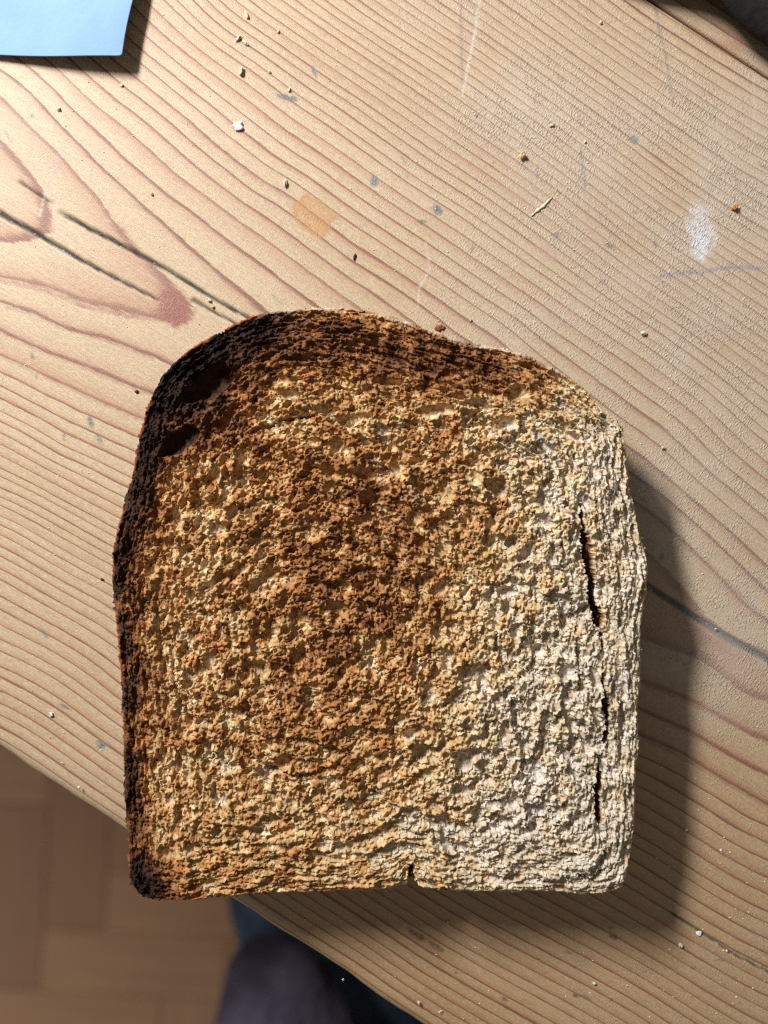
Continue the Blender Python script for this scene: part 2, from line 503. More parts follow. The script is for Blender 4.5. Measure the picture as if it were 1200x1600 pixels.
CR = [([(-10, 326), (20, 345), (50, 360), (75, 375), (130, 408), (200, 445), (250, 470)], 4.4, 1.0),
      ([(95, 332), (140, 357), (200, 388), (250, 415), (300, 445), (340, 470), (420, 515)], 3.3, 1.9),
      ([(300, 467), (330, 485), (380, 512)], 1.5, 1.2),
      ([(900, 850), (1010, 915), (1050, 940), (1087, 965), (1130, 992), (1165, 1012), (1260, 1066)], 5.6, 5.6),
      ([(32, 284), (60, 303), (85, 318)], 1.3, 0.6),
      ([(1045, 1425), (1085, 1452), (1140, 1488), (1215, 1528)], 0.8, 0.8)]
GREY = (0.10, 0.10, 0.105); DK = (0.05, 0.04, 0.04); BRN = (0.16, 0.08, 0.045)
BLOTS = [(449, 153, 17, 5, 12, GREY, .75), (436, 149, 5, 4, 0, GREY, .6), (490, 110, 3, 11, -22, GREY, .7), (585, 283, 6, 8, 0, (0.12, .14, .17), .8),
         (683, 328, 10, 7, 20, (0.09, .10, .13), .85), (660, 347, 7, 4, 10, BRN, .7), (990, 218, 8, 7, 0, (0.07, .08, .1), .8),
         (870, 367, 7, 5, 0, (.12, .09, .07), .7), (953, 384, 9, 4, 20, DK, .7), (1024, 382, 4, 6, 0, DK, .7), (993, 332, 5, 3, 0, DK, .7), (1031, 328, 3, 3, 0, DK, .6),
         (876, 122, 10, 4, 45, BRN, .55), (912, 437, 8, 6, 0, (.3, .2, .14), .5), (940, 440, 9, 6, 0, (.3, .2, .14), .5),
         (142, 660, 4, 11, -25, GREY, .75), (155, 686, 4, 11, -25, GREY, .55), (100, 682, 2.4, 9, 0, GREY, .7), (51, 556, 3, 6, -15, GREY, .65), (57, 588, 2.5, 6, 0, GREY, .5),
         (70, 990, 4, 12, -30, GREY, .45), (158, 1163, 10, 6, 30, (0.13, .14, .15), .8), (101, 1104, 10, 3, 28, (.1, .11, .06), .75),
         (958, 1463, 8, 5, 30, (0.05, .06, .07), .85), (955, 1449, 6, 3, 10, DK, .6), (1125, 1500, 8, 3, 0, DK, .45), (1084, 1512, 5, 3, 0, DK, .5),
         (1095, 360, 24, 38, -5, (.80, .84, .92), .42), (1093, 385, 12, 22, 10, (.80, .84, .92), .45), (855, 395, 22, 8, 30, (.48, .24, .18), .45),
         (618, 281, 5, 4, 0, (.5, .26, .12), .6), (272, 478, 34, 24, 50, (.24, .07, .042), .88), (283, 498, 22, 10, 0, (.24, .07, .042), .75), (76, 340, 8, 30, -8, (.27, .085, .055), .45), (1197, 940, 8, 7, 0, (.55, .28, .08), .8), (50, 181, 4, 4, 0, GREY, .5), (690, 172, 6, 6, 0, DK, .0), (745, 181, 4, 4, 0, DK, .75),
         (652, 1462, 16, 7, 35, (.13, .045, .015), .8), (680, 1478, 18, 5, 35, (.16, .06, .03), .6), (900, 1556, 6, 3, 20, DK, .75), (955, 1563, 3, 3, 0, DK, .9), (915, 1558, 10, 4, 30, (.12, .1, .07), .5),
         (788, 1561, 6, 3, 30, (.14, .08, .05), .7), (712, 1519, 3, 3, 0, DK, .5), (842, 1499, 2.5, 2.5, 0, DK, .8), (888, 1488, 6, 2.5, 20, DK, .6),
         (1165, 1340, 3, 8, -20, BRN, .4), (700, 1100, 5, 5, 0, DK, 0), (630, 250, 2.5, 10, -35, DK, .5), (1193, 260, 12, 2.5, 35, DK, .6), (839, 272, 2.5, 7, 0, (.12, .08, .2), .7),
         (738, 390, 3, 8, 40, DK, .4), (635, 275, 6, 3, 30, BRN, .4), (1030, 50, 10, 7, 0, (.32, .2, .15), .3), (535, 385, 5, 5, 0, (.4, .33, .26), .4), (1033, 870, 4, 6, 0, (.05, .04, .04), .7)]
LINES = [([(720, -5), (721, 60), (722, 130)], 1.6, (.16, .10, .07), .6), ([(750, -5), (742, 50), (733, 95), (722, 150)], 1.7, (.72, .62, .48), .75),
         ([(1023, 5), (1033, 60), (1040, 85), (1052, 165)], 1.6, (.16, .11, .09), .7), ([(908, 232), (911, 262), (914, 292)], 1.9, (.10, .08, .06), .75),
         ([(1030, 432), (1060, 427), (1100, 424), (1140, 418), (1195, 419)], 2.4, (.16, .14, .27), .75), ([(1178, 120), (1179, 205)], 1.4, (.66, .56, .44), .5),
         ([(900, 1470), (905, 1500), (901, 1530)], 2.0, (.42, .33, .22), .4), ([(70, 310), (80, 280), (93, 235)], 1.8, (.35, .30, .30), .45),
         ([(62, 338), (70, 300)], 1.6, (.72, .62, .48), .5), ([(425, 460), (440, 476)], 1.4, BRN, .5), ([(665, 380), (672, 420), (655, 450), (653, 480)], 1.5, (.72, .62, .48), .5),
         ([(8, 205), (18, 222)], 1.4, GREY, .6),
         ([(1005, 1066), (1072, 1092), (1140, 1128), (1230, 1172)], 5.5, (.30, .075, .045), .62), ([(1005, 1110), (1080, 1146), (1130, 1173), (1230, 1226)], 4.5, (.28, .07, .04), .6),
         ([(1005, 1152), (1100, 1202), (1220, 1272)], 3, (.24, .07, .04), .5), ([(1010, 792), (1053, 829), (1125, 897), (1210, 980)], 2.6, (.28, .07, .045), .55),
         ([(985, 738), (1100, 830), (1210, 931)], 2.2, (.28, .08, .05), .5), ([(0, 556), (45, 576), (112, 608), (180, 639), (223, 657)], 2.6, (.28, .085, .04), .45),
         ([(11, 480), (54, 491), (101, 514), (157, 528), (202, 545), (238, 558)], 3.6, (.28, .085, .045), .5), ([(0, 519), (56, 545), (124, 571), (191, 600), (238, 617)], 2.6, (.28, .085, .04), .45),
         ([(0, 437), (70, 452), (130, 477), (200, 493), (262, 500)], 5, (.26, .075, .045), .6), ([(190, 358), (215, 388), (250, 424), (285, 470)], 4, (.26, .075, .045), .5), ([(640, 1325), (700, 1350)], 1.2, BRN, 0.0)]

def board(name, b0, b1, a_lo, a_hi, fine, seed, first):
    if fine:
        st = 0.0004
        aa = np.concatenate([np.linspace(a_lo, -0.10, 120)[:-1], np.arange(-0.10, 0.18, st), np.linspace(0.18, a_hi, 120)])
        bb = np.concatenate([np.arange(b0 + 0.0028, b1 - 0.0008, st), [b1 - 0.0008]])
    else:
        st = 0.003
        aa = np.concatenate([np.linspace(a_lo, -0.10, 40)[:-1], np.arange(-0.10, 0.18, st), np.linspace(0.18, a_hi, 60)])
        bb = np.linspace(b0 + 0.0028, b1 - 0.0008, 60)
    re = 0.0028 if first else 0.0008
    # edge profile rows: (b offset, z)
    lo = [(b0 + re - re * math.sin(t), re * (math.cos(t) - 1)) for t in np.linspace(math.pi / 2, 0.0, 8)[:-1]]
    hi = [(b1 - 0.0008 + 0.0008 * math.sin(t), 0.0008 * (math.cos(t) - 1)) for t in np.linspace(0, math.pi / 2, 5)[1:]]
    if not first:
        bb = np.concatenate([[b0 + 0.0008], bb[1:]])
    TH = 0.026
    rows = [(b0 + 0.004, -TH), (b0 + 0.001, -TH), (b0, -TH + 0.001), (b0, -TH * .6), (b0, -TH * .3)] + [(p, z) for p, z in lo] + [(p, 0.0) for p in bb] + hi + [(b1, -TH)]
    rb = np.array([r[0] for r in rows]); rz = np.array([r[1] for r in rows])
    A_, B_ = np.meshgrid(aa, rb)
    Z_ = np.repeat(rz[:, None], len(aa), 1)
    if first:
        wave = 0.0005 * vnoise(aa, aa * 0, 0.018, 31) + 0.00022 * vnoise(aa, aa * 0, 0.004, 32)
        fall = np.exp(-(rb - b0) / 0.004)
        B_ = B_ + wave[None] * fall[:, None]
        Z_ = Z_ - 0.0009 * np.exp(-((B_ - b0) / 0.006) ** 2) * (Z_ > -0.004)
    X, Y = ab_to_xy(A_, B_)
    px, py = xy_to_px(X, Y)
    if first:
        ring = ring_at(px, py, A_, B_)
    else:
        ring = np.sqrt(((B_ - b0 - 0.02 - 0.01 * seed) / 0.0032) ** 2 + 8 + 50 * (A_ - 0.0)**2 * 8) + 0.8 * vnoise(A_, B_, 0.06, seed, 0.03)
    crack = np.zeros(X.shape); marks = np.zeros(X.shape + (4,)); marks[..., :3] = 0.3
    if first:
        sel = (px > -40) & (px < 1240) & (py > -40) & (py < 1640)
        sx, sy = px[sel], py[sel]
        c = np.zeros(sx.shape)
        jit = vnoise(sx, sy, 9, 77) * 0.9 + vnoise(sx, sy, 30, 78) * 1.4
        for pts, w0, w1 in CR:
            d, t = poly_dist(sx + jit, sy + jit, pts)
            w = w0 + (w1 - w0) * t
            end = np.minimum(sstep(0, .05, t), 1 - sstep(.96, 1, t)) * 0.6 + 0.4
            c = np.maximum(c, (1 - sstep(w * .5, w + 1.4, d)) * end)
        crack[sel] = c
        mk = np.zeros(sx.shape + (4,)); mk[:, :3] = 0.3
        nz = vnoise(sx, sy, 7, 91) * 0.4 + vnoise(sx, sy, 16, 92) * 0.3
        def over(col, al):
            al = al[:, None]
            tot = mk[:, 3:4] + al * (1 - mk[:, 3:4])
            mk[:, :3] = np.where(al > 1e-3, (np.array(col) * al + mk[:, :3] * mk[:, 3:4] * (1 - al)) / np.maximum(tot, 1e-5), mk[:, :3])
            mk[:, 3:4] = tot
        for (x, y, rx, ry, an, col, al) in BLOTS:
            t = math.radians(an); dx = sx - x; dy = sy - y
            u = (dx * math.cos(t) + dy * math.sin(t)) / rx; v = (-dx * math.sin(t) + dy * math.cos(t)) / ry
            over(col, al * (1 - sstep(.55, 1.25, np.hypot(u, v) + nz * .6)))
        # square-ish orange stain
        t = math.radians(33); dx = sx - 490; dy = sy - 337
        u = np.abs(dx * math.cos(t) + dy * math.sin(t)) / 33; v = np.abs(-dx * math.sin(t) + dy * math.cos(t)) / 26
        rs_ = (u ** 3.2 + v ** 3.2) ** (1 / 3.2) + nz * .42
        over((.44, .20, .05), (.58 + .3 * np.exp(-((rs_ - .92) / .12) ** 2)) * (1 - sstep(.9, 1.06, rs_)) * (.75 + .5 * vnoise(sx, sy, 25, 93)).clip(0, 1))
        for pts, w, col, al in LINES:
            d, tt = poly_dist(sx, sy, pts)
            over(col, al * (1 - sstep(w * .6, w + 1.6, d)) * (0.75 + nz * .6).clip(0, 1))
        marks[sel] = mk
        Z_ = Z_ - 0.00045 * crack * (Z_ > -0.0035)
    else:
        # reddish heartwood patch on the neighbouring board
        d = np.hypot((px - 1185) / 60, (py - 78) / 16 - (px - 1185) * .02)
        marks[..., :3] = (.36, .10, .05)
        marks[..., 3] = .8 * (1 - sstep(.4, 1.3, d))
    # crinkled glaze and its painted sheen: strongest at the right of the picture, weak at the left
    gl = sstep(560, 1050, px + 0.25 * (500 - py).clip(-400, 400) + 90 * vnoise(px, py, 130, 41)) * (1 - sstep(1000, 1250, py + 60 * vnoise(px, py, 90, 42)) * .75)
    gl = (gl * (0.65 + .35 * vnoise(px, py, 60, 43)) + .10).clip(0, 1) * (1 - 0.5 * (1 - sstep(60, 200, py)))
    n0, n1 = X.shape
    zoff = 0.0 if first else -0.0004
    V = np.c_[X.ravel(), Y.ravel(), Z_.ravel() + zoff]
    I = np.arange(n0 * n1).reshape(n0, n1)
    quads = np.stack([I[:-1, :-1], I[:-1, 1:], I[1:, 1:], I[1:, :-1]], -1).reshape(-1, 4)
    me = big_mesh(name, V, quads, True)
    attr_f(me, 'ring', ring); attr_f(me, 'crack', crack); attr_f(me, 'glaze', gl); attr_f(me, 'lower_right_shade', sstep(500, 1250, px * .35 + py * .95 - 560 + 90 * vnoise(px, py, 170, 45)) * (py > -200)); attr_c(me, 'marks', marks)
    attr_v(me, 'board_mm', np.stack([A_ * 1000, B_ * 1000 + Z_ * 1000, np.full(A_.shape, seed * 7.0)], -1))
    return me

table = empty('pine_table', (ab_to_xy(0.1, 0.3)[0], ab_to_xy(0.1, 0.3)[1], FZ + 0.004))
tag(table, 'worn pale pine table with strong reddish grain running diagonally under the toast', 'table')
def tchild(name, me, mat):
    o = add_object(name, me, mat, table)
    o.matrix_parent_inverse = Matrix.Translation(table.location).inverted()
    return o
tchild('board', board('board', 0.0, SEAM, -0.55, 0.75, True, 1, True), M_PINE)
for k in range(1, 4):
    tchild('board', board('board', SEAM * k + 0.0007, SEAM * (k + 1), -0.55, 0.75, False, k + 1, False), M_PINE)

M_PLAIN = simple_mat('plain_pine', (0.42, 0.27, 0.15), (0.34, 0.20, 0.11), 18, 0.55, 0.35)
def box_bm(bm, a0, a1, b0, b1, z0, z1, bev=0.0):
    vs = []
    for z in (z0, z1):
        for a, b in ((a0, b0), (a1, b0), (a1, b1), (a0, b1)):
            x, y = ab_to_xy(a, b); vs.append(bm.verts.new((x, y, z)))
    fs = [bm.faces.new([vs[i] for i in f]) for f in ((3, 2, 1, 0), (4, 5, 6, 7), (0, 1, 5, 4), (1, 2, 6, 5), (2, 3, 7, 6), (3, 0, 4, 7))]
    if bev: bmesh.ops.bevel(bm, geom=list({e for f in fs for e in f.edges}), offset=bev, segments=2, affect='EDGES')
for (a0, a1, b0, b1) in ((-.46, .66, .045, .067), (-.46, .66, .755, .777), (-.46, -.438, .07, .752), (.638, .66, .07, .752)):
    bm = bmesh.new(); box_bm(bm, a0, a1, b0, b1, -.115, -.0275, .001)
    tchild('apron', bm_object('apron_mesh', bm, M_PLAIN).data, M_PLAIN)
for o in [o for o in bpy.data.objects if o.name.startswith('apron_mesh')]: bpy.data.objects.remove(o)
for a in (-.50, .67):
    for b in (.04, .75):
        bm = bmesh.new()
        zs = [(-.0275, .033), (-.12, .033), (-.16, .024), (-.19, .03), (-.4, .026), (-.70, .017), (-.746, .02)]
        x, y = ab_to_xy(a + .02, b + .02)
        prev = None
        for z, r in zs:
            ringv = [bm.verts.new((x + r * math.cos(t), y + r * math.sin(t), z)) for t in [k * math.pi / 8 for k in range(16)]]
            if prev:
                for k in range(16): bm.faces.new((prev[k], prev[(k + 1) % 16], ringv[(k + 1) % 16], ringv[k]))
            else: bm.faces.new(ringv)
            prev = ringv
        bm.faces.new(prev[::-1])
        bmesh.ops.recalc_face_normals(bm, faces=bm.faces)
        o = bm_object('leg', bm, M_PLAIN, table, True)
        o.matrix_parent_inverse = Matrix.Translation(table.location).inverted()

# ------------------------------------------------------------------ the slice of toast
T_TH = 0.0160                                       # thickness of the slice
KT = S * (CAM_H - T_TH) / CAM_H                     # metres per photograph pixel at its upper face
OUT = [(350, 512), (385, 495), (430, 484), (490, 478), (550, 480), (600, 490), (660, 508), (710, 527), (760, 538), (820, 552), (870, 576), (915, 606),
       (945, 640), (972, 660), (980, 700), (985, 750), (995, 800), (1003, 840), (1014, 878), (1011, 920), (1004, 960), (1002, 1000), (1001, 1060),
       (998, 1120), (1000, 1160), (995, 1200), (993, 1260), (990, 1320), (984, 1360), (974, 1386), (950, 1397), (900, 1400), (850, 1396), (800, 1397), (740, 1396),
       (690, 1394), (654, 1389), (645, 1372), (638, 1385), (600, 1393), (540, 1396), (470, 1398), (400, 1402), (330, 1408), (280, 1411), (235, 1409),
       (210, 1395), (200, 1370), (197, 1320), (192, 1270), (190, 1180), (188, 1100), (184, 1030), (177, 960), (173, 900), (173, 860), (185, 810), (195, 770),
       (207, 720), (218, 665), (232, 620), (260, 575), (300, 540)]
OUTS = spline(OUT, 4)
STEP = 0.86
X0, Y0 = 160.0, 465.0
nx = int((1028 - X0) / STEP); ny = int((1425 - Y0) / STEP)
# signed distance on a coarse grid
CG = 4.0
cx = np.arange(X0 - 8, 1040, CG); cy = np.arange(Y0 - 8, 1436, CG)
CX, CY = np.meshgrid(cx, cy)
cl = OUTS + [OUTS[0]]
D, _t = poly_dist(CX, CY, cl)
ins = np.zeros(CX.shape, bool)
for (a, b) in zip(cl[:-1], cl[1:]):
    cond = ((a[1] > CY) != (b[1] > CY))
    xi = (b[0] - a[0]) * (CY - a[1]) / ((b[1] - a[1]) if abs(b[1] - a[1]) > 1e-9 else 1e-9) + a[0]
    ins ^= cond & (CX < xi)
SD = np.where(ins, D, -D)
def smooth(g, n):
    for _ in range(n):
        g = np.pad(g, 1, mode='edge')
        g = (g[:-2, 1:-1] + g[2:, 1:-1] + g[1:-1, :-2] + g[1:-1, 2:] + 2 * g[1:-1, 1:-1]) / 6
    return g
gyD, gxD = np.gradient(smooth(SD, 40), CG)
gl_ = np.hypot(gxD, gyD) + 1e-6
gyS, gxS = np.gradient(smooth(SD, 3), CG)
gls = np.hypot(gxS, gyS) + 1e-6

PX, PY = np.meshgrid(X0 + np.arange(nx) * STEP, Y0 + np.arange(ny) * STEP)
def onfine(g): return bilinear(g, (PX - cx[0]) / CG, (PY - cy[0]) / CG)
SDf = onfine(SD)
NXf = onfine(gxS / gls); NYf = onfine(gyS / gls)                # inward normal
NX2 = onfine(gxD / gl_); NY2 = onfine(gyD / gl_)
bw_ = 62.0 + 40.0 * (1 - sstep(560, 700, PY))
band = np.exp(-(SDf.clip(0) / bw_) ** 2)                        # compressed crumb that follows the crust
cxr, cyr = 500 - PX, 1010 - PY                                  # the rolled dough: inner layers run round this point
rl = np.hypot(cxr, cyr) + 1e-3; wmix = (1 - band) * .9 * np.exp(-(rl / 300.0) ** 4)
ax_ = NX2 * (1 - wmix) + cxr / rl * wmix; ay_ = NY2 * (1 - wmix) + cyr / rl * wmix
al_ = np.hypot(ax_, ay_) + 1e-6; ax_ /= al_; ay_ /= al_
TX, TY = -ay_, ax_                                              # direction of the crumb layers
rag = 3.6 * fbm(PX, PY, 20, 301, 4, .8) + 2.8 * vnoise(PX, PY, 5, 305) + 1.4 * vnoise(PX, PY, 2.5, 306)
SDr = SDf + rag * 0.9
inside = SDr > 0

# --- height of the crumb surface, in photograph pixels
crk0 = vnoise(PX, PY, 3.4, 133) + .7 * vnoise(PX, PY, 2.1, 134)
layer = vnoise(PX, PY, 7, 124) + .6 * vnoise(PX, PY, 4, 125)
near = np.exp(-(SDf.clip(0) / 88.0) ** 2)                       # 1 at the crust, 0 inside
H0 = 5.0 * fbm(PX, PY, 60, 101, 3) + 3.4 * fbm(PX, PY, 19, 111, 3, .6) * (1 - .5 * near)
# streaky noise drawn out along the crust (line-averaged)
base_n = vnoise(PX, PY, 3.2, 121) + 0.7 * vnoise(PX, PY, 1.9, 122)
def lic(g, length, n):
    out = np.zeros_like(g)
    for k in np.linspace(-length, length, n):
        out += bilinear(g, (PX + TX * k - X0) / STEP, (PY + TY * k - Y0) / STEP)
    return out / n
streak = lic(base_n, 11, 9) * 2.6
short = lic(base_n, 3, 4) * 1.3
H = H0 + 1.5 + band * streak * 3.4 + near * (streak * .8) + (1 - near) * short * 1.6 + near * short * .7
cavn = fbm(PX, PY, 15, 161, 3, .6)
cavn = lic(cavn, 6, 5) * .75 + .25 * lic(cavn, 16, 9)
cav = sstep(-.02, .36, cavn + .10 * crk0) * (1 - .78 * band)
cavn2 = lic(fbm(PX, PY, 9, 171, 2, .6), 9, 7)
H = H + 2.4 * lic(layer, 30, 15) - 11.5 * cav - 5.0 * sstep(.10, .4, cavn2) * near
H0 = H.copy()
nzq = fbm(PX, PY, 9, 131, 3, .65)

def stamp(cxp, cyp, ra, rb, ang, zc, rz, wob=0.38, power=.5):
    R_ = max(ra, rb) * 1.25
    i0 = max(int((cxp - R_ - X0) / STEP), 0); i1 = min(int((cxp + R_ - X0) / STEP) + 2, nx)
    j0 = max(int((cyp - R_ - Y0) / STEP), 0); j1 = min(int((cyp + R_ - Y0) / STEP) + 2, ny)
    if i0 >= i1 or j0 >= j1: return
    sub = H[j0:j1, i0:i1]
    dx = (X0 + np.arange(i0, i1) * STEP - cxp)[None]; dy = (Y0 + np.arange(j0, j1) * STEP - cyp)[:, None]
    c, s = math.cos(ang), math.sin(ang)
    q = ((dx * c + dy * s) / ra) ** 2 + ((-dx * s + dy * c) / rb) ** 2 + wob * nzq[j0:j1, i0:i1]
    z = zc - rz * np.sqrt(np.clip(1 - q, 0, 1.2))
    np.minimum(sub, np.where(q < 1, z, 1e9), out=sub)

def local(x, y):
    i = min(max(int((x - cx[0]) / CG), 0), CX.shape[1] - 1); j = min(max(int((y - cy[0]) / CG), 0), CX.shape[0] - 1)
    jj = min(max(int((y - Y0) / STEP), 0), ny - 1); ii = min(max(int((x - X0) / STEP), 0), nx - 1)
    return SD[j, i], math.atan2(TY[jj, ii], TX[jj, ii]), H0[jj, ii]
# bubbles of the crumb: many small, fewer large, stretched near the crust
rr = random.Random(5)
crk = 1.0 * vnoise(PX, PY, 3.4, 133) + .7 * vnoise(PX * .8 - PY * .6, PX * .6 + PY * .8, 2.1, 134)
nzq = .75 * nzq + .30 * crk
for cnt, r0, r1, dz in ((160, 9, 15, .7), (700, 5.5, 8.5, .9), (4500, 3.4, 5.2, .9), (24000, 1.8, 3.2, 1.0)):
    for _ in range(cnt):
        x = rr.uniform(165, 1022); y = rr.uniform(470, 1420)
        d, an, h0 = local(x, y)
        if d < 1: continue
        e = math.exp(-(d / (68.0 if y > 650 else 100.0)) ** 2)
        r = rr.uniform(r0, r1)
        topband = math.exp(-((y - 545) / 85.0) ** 2)
        if r0 >= 6 and e > .4 and rr.random() < (.8 if y > 640 else .35): continue
        st = 1.15 + 3.6 * e + .8 * rr.random() + 1.3 * topband * rr.random()
        ra = r * math.sqrt(st); rb = r / math.sqrt(st) * (1 - .15 * e)
        zc = h0 + rr.uniform(-.5, .55) * r
        stamp(x, y, ra, rb, an + rr.gauss(0, .45 * (1 - e) + .06), zc, rb * dz * rr.uniform(1.0, 1.9))
# the particular large holes of this slice
for (x, y, ra, rb, deg, dep) in ((327, 600, 42, 21, -34, 15), (280, 688, 40, 18, -36, 14), (304, 645, 30, 7, -24, 7), (605, 596, 25, 7, 3, 16), (812, 613, 16, 13, 20, 17),
                                 (797, 660, 15, 10, 10, 15), (784, 757, 8, 14, 10, 20), (766, 822, 9, 13, 0, 14), (692, 772, 19, 17, 0, 9), (690, 640, 30, 9, 0, 12), (545, 655, 44, 8, -8, 11),
                                 (490, 690, 16, 7, 0, 9), (705, 960, 14, 9, -20, 9), (860, 875, 8, 13, 0, 11), (870, 1010, 9, 12, 20, 12), (885, 1050, 16, 13, -30, 11), (745, 1155, 16, 8, -15, 14),
                                 (830, 1110, 9, 7, 0, 9), (440, 595, 30, 9, -12, 8), (700, 585, 15, 8, 0, 10), (880, 700, 9, 6, 0, 8), (330, 795, 9, 20, 15, 10), (255, 905, 10, 30, 5, 9),
                                 (380, 885, 12, 10, 0, 8), (450, 905, 20, 14, 0, 8), (262, 1335, 18, 9, 30, 12), (430, 1322, 12, 6, 0, 11), (380, 1295, 8, 7, 0, 9), (318, 945, 7, 14, 10, 9), (595, 960, 12, 18, 0, 7),
                                 (740, 630, 22, 8, -5, 12), (655, 612, 14, 9, 0, 9), (395, 640, 34, 7, -25, 7), (650, 870, 12, 8, 30, 8), (520, 1120, 10, 6, 0, 8), (840, 660, 10, 8, 0, 10), (870, 640, 7, 6, 0, 9), (905, 965, 6, 20, 8, 9)):
    stamp(x, y, ra, rb, math.radians(deg), 1.5, dep, .30)
# torn grooves
GRV = np.zeros(PX.shape)
def groove(pts, w, dep, seed, lo=0.35):
    g = vnoise(PX, PY, 10, seed) * w * .55
    x0 = min(p[0] for p in pts) - 20; x1 = max(p[0] for p in pts) + 20; y0 = min(p[1] for p in pts) - 20; y1 = max(p[1] for p in pts) + 20
    i0, i1 = max(int((x0 - X0) / STEP), 0), min(int((x1 - X0) / STEP), nx); j0, j1 = max(int((y0 - Y0) / STEP), 0), min(int((y1 - Y0) / STEP), ny)
    sl = (slice(j0, j1), slice(i0, i1))
    d, t = poly_dist(PX[sl], PY[sl], pts)
    ww = w * (.65 + .85 * vnoise(PX[sl], PY[sl], 28, seed + 1)).clip(.25, 1.3) * (np.minimum(t, 1 - t) * 12).clip(.2, 1)
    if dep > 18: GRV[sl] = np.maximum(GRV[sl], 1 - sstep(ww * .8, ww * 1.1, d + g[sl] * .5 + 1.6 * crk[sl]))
    H[sl] -= dep * (1 - sstep(ww * .7, ww * 1.1, d + g[sl] * .5 + 1.6 * crk[sl]))
groove([(906, 792), (911, 830), (922, 880), (927, 935), (938, 985), (938, 1020)], 6.5, 26, 501)
groove([(938, 1050), (944, 1095), (950, 1135), (943, 1165)], 5, 22, 503)
groove([(937, 1185), (933, 1230), (936, 1290)], 4.5, 20, 505)
groove([(940, 1310), (946, 1335), (938, 1352)], 4, 12, 506)
groove([(944, 1358), (925, 1375), (900, 1366)], 4, 12, 507)
groove([(644, 1352), (642, 1370), (644, 1410)], 5, 20, 509)
groove([(385, 1180), (420, 1205), (470, 1214), (520, 1202), (545, 1175)], 4, 9, 511)
groove([(330, 720), (380, 680), (440, 655), (500, 648)], 5, 9, 513)
groove([(262, 1010), (275, 1080), (300, 1150)], 4, 8, 515)
groove([(875, 820), (885, 900), (900, 1000), (905, 1080)], 4, 8, 517)
groove([(480, 1240), (560, 1250), (640, 1225)], 3.5, 6, 519)
# flaky tufts standing up from the torn surface
for _ in range(9000):
    x = rr.uniform(168, 1018); y = rr.uniform(474, 1415)
    r = rr.uniform(1.6, 4.6); a = rr.uniform(.8, 3.8)
    i0 = int((x - r - X0) / STEP); i1 = int((x + r - X0) / STEP) + 2; j0 = int((y - r - Y0) / STEP); j1 = int((y + r - Y0) / STEP) + 2
    if i0 < 0 or j0 < 0 or i1 > nx or j1 > ny: continue
    dx = (X0 + np.arange(i0, i1) * STEP - x)[None]; dy = (Y0 + np.arange(j0, j1) * STEP - y)[:, None]
    k = rr.uniform(-1.2, 1.2)
    q = ((dx + k * dy * .5) ** 2 + dy ** 2) / (r * r)
    H[j0:j1, i0:i1] += np.where(q < 1, a * (1 - q) ** .7, 0)
H += 2.1 * crk * sstep(-7, 0, H - H0) * (1 - .55 * band)
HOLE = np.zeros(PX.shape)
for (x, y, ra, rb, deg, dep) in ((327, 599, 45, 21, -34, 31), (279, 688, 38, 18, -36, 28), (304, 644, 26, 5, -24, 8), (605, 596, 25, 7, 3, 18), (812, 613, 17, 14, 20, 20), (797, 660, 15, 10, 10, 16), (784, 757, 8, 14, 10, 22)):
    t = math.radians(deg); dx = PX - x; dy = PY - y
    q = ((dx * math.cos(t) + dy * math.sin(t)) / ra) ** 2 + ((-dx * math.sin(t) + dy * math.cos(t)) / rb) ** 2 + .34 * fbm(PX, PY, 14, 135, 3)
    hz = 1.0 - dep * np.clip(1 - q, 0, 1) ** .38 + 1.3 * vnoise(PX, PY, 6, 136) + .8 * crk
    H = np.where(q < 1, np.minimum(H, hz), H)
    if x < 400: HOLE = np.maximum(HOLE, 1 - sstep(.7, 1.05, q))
# overall relief: outer band slightly lower, rounded shoulder at the crust
dome = -6.0 * np.exp(-(SDf.clip(0) / 26.0)) + 3.0 * np.exp(-((PX - 640) / 260) ** 2 - ((PY - 900) / 300) ** 2)
shoulder = -7.0 * (1 - np.sqrt(np.clip(1 - (1 - (SDf / 8.0).clip(0, 1)) ** 2, 0, 1)))
warp_px = 9.0 * np.exp(-((PX - 1000) / 170) ** 2 - ((PY - 1080) / 260) ** 2)
Hrel = (H - H0) - 9.0 * cav
soft = .35 + .65 * sstep(1, 9, SDf)
H = np.clip(H * 1.08, -34, 18) * soft + dome + shoulder

# --- browning of the surface, plus shade painted into holes and tears
def gauss(x, y, sx, sy, a): return a * np.exp(-((PX - x) / sx) ** 2 - ((PY - y) / sy) ** 2)
pale = 1 / (1 + np.exp(-(PX + .28 * (PY - 1000) - 765 + 40 * fbm(PX, PY, 90, 201, 2)) / 55))
Tm = .39 - .28 * pale
for g in ((570, 850, 190, 190, .22), (600, 780, 110, 60, .07), (430, 760, 110, 60, .07), (470, 1060, 170, 180, .13), (560, 1180, 140, 90, .06), (212, 1380, 60, 50, .30), (205, 1100, 34, 260, .16), (470, 528, 250, 58, .36), (770, 576, 160, 38, .35),
          (290, 595, 90, 90, .62), (350, 680, 60, 30, .22), (225, 730, 30, 110, .35), (212, 1390, 36, 38, .65), (560, 560, 200, 45, .10), (600, 940, 60, 50, .04)):
    Tm = Tm + gauss(*g)
leftness = 1 - sstep(380, 520, PX)
Tm += leftness * .46 * np.exp(-(SDf.clip(0) / 27.0) ** 2) * (.75 + .5 * vnoise(PX, PY, 60, 211)) * (1 - sstep(1350, 1395, PY) * sstep(240, 300, PX)) + leftness * .24 * np.exp(-(SDf.clip(0) / 75.0) ** 2) * (1 - .6 * sstep(950, 1300, PY))
Tm += (1 - leftness) * .12 * np.exp(-(SDf.clip(0) / 7.0) ** 2)
relh = ((Hrel + 4) / 9).clip(-1.2, 1.2)
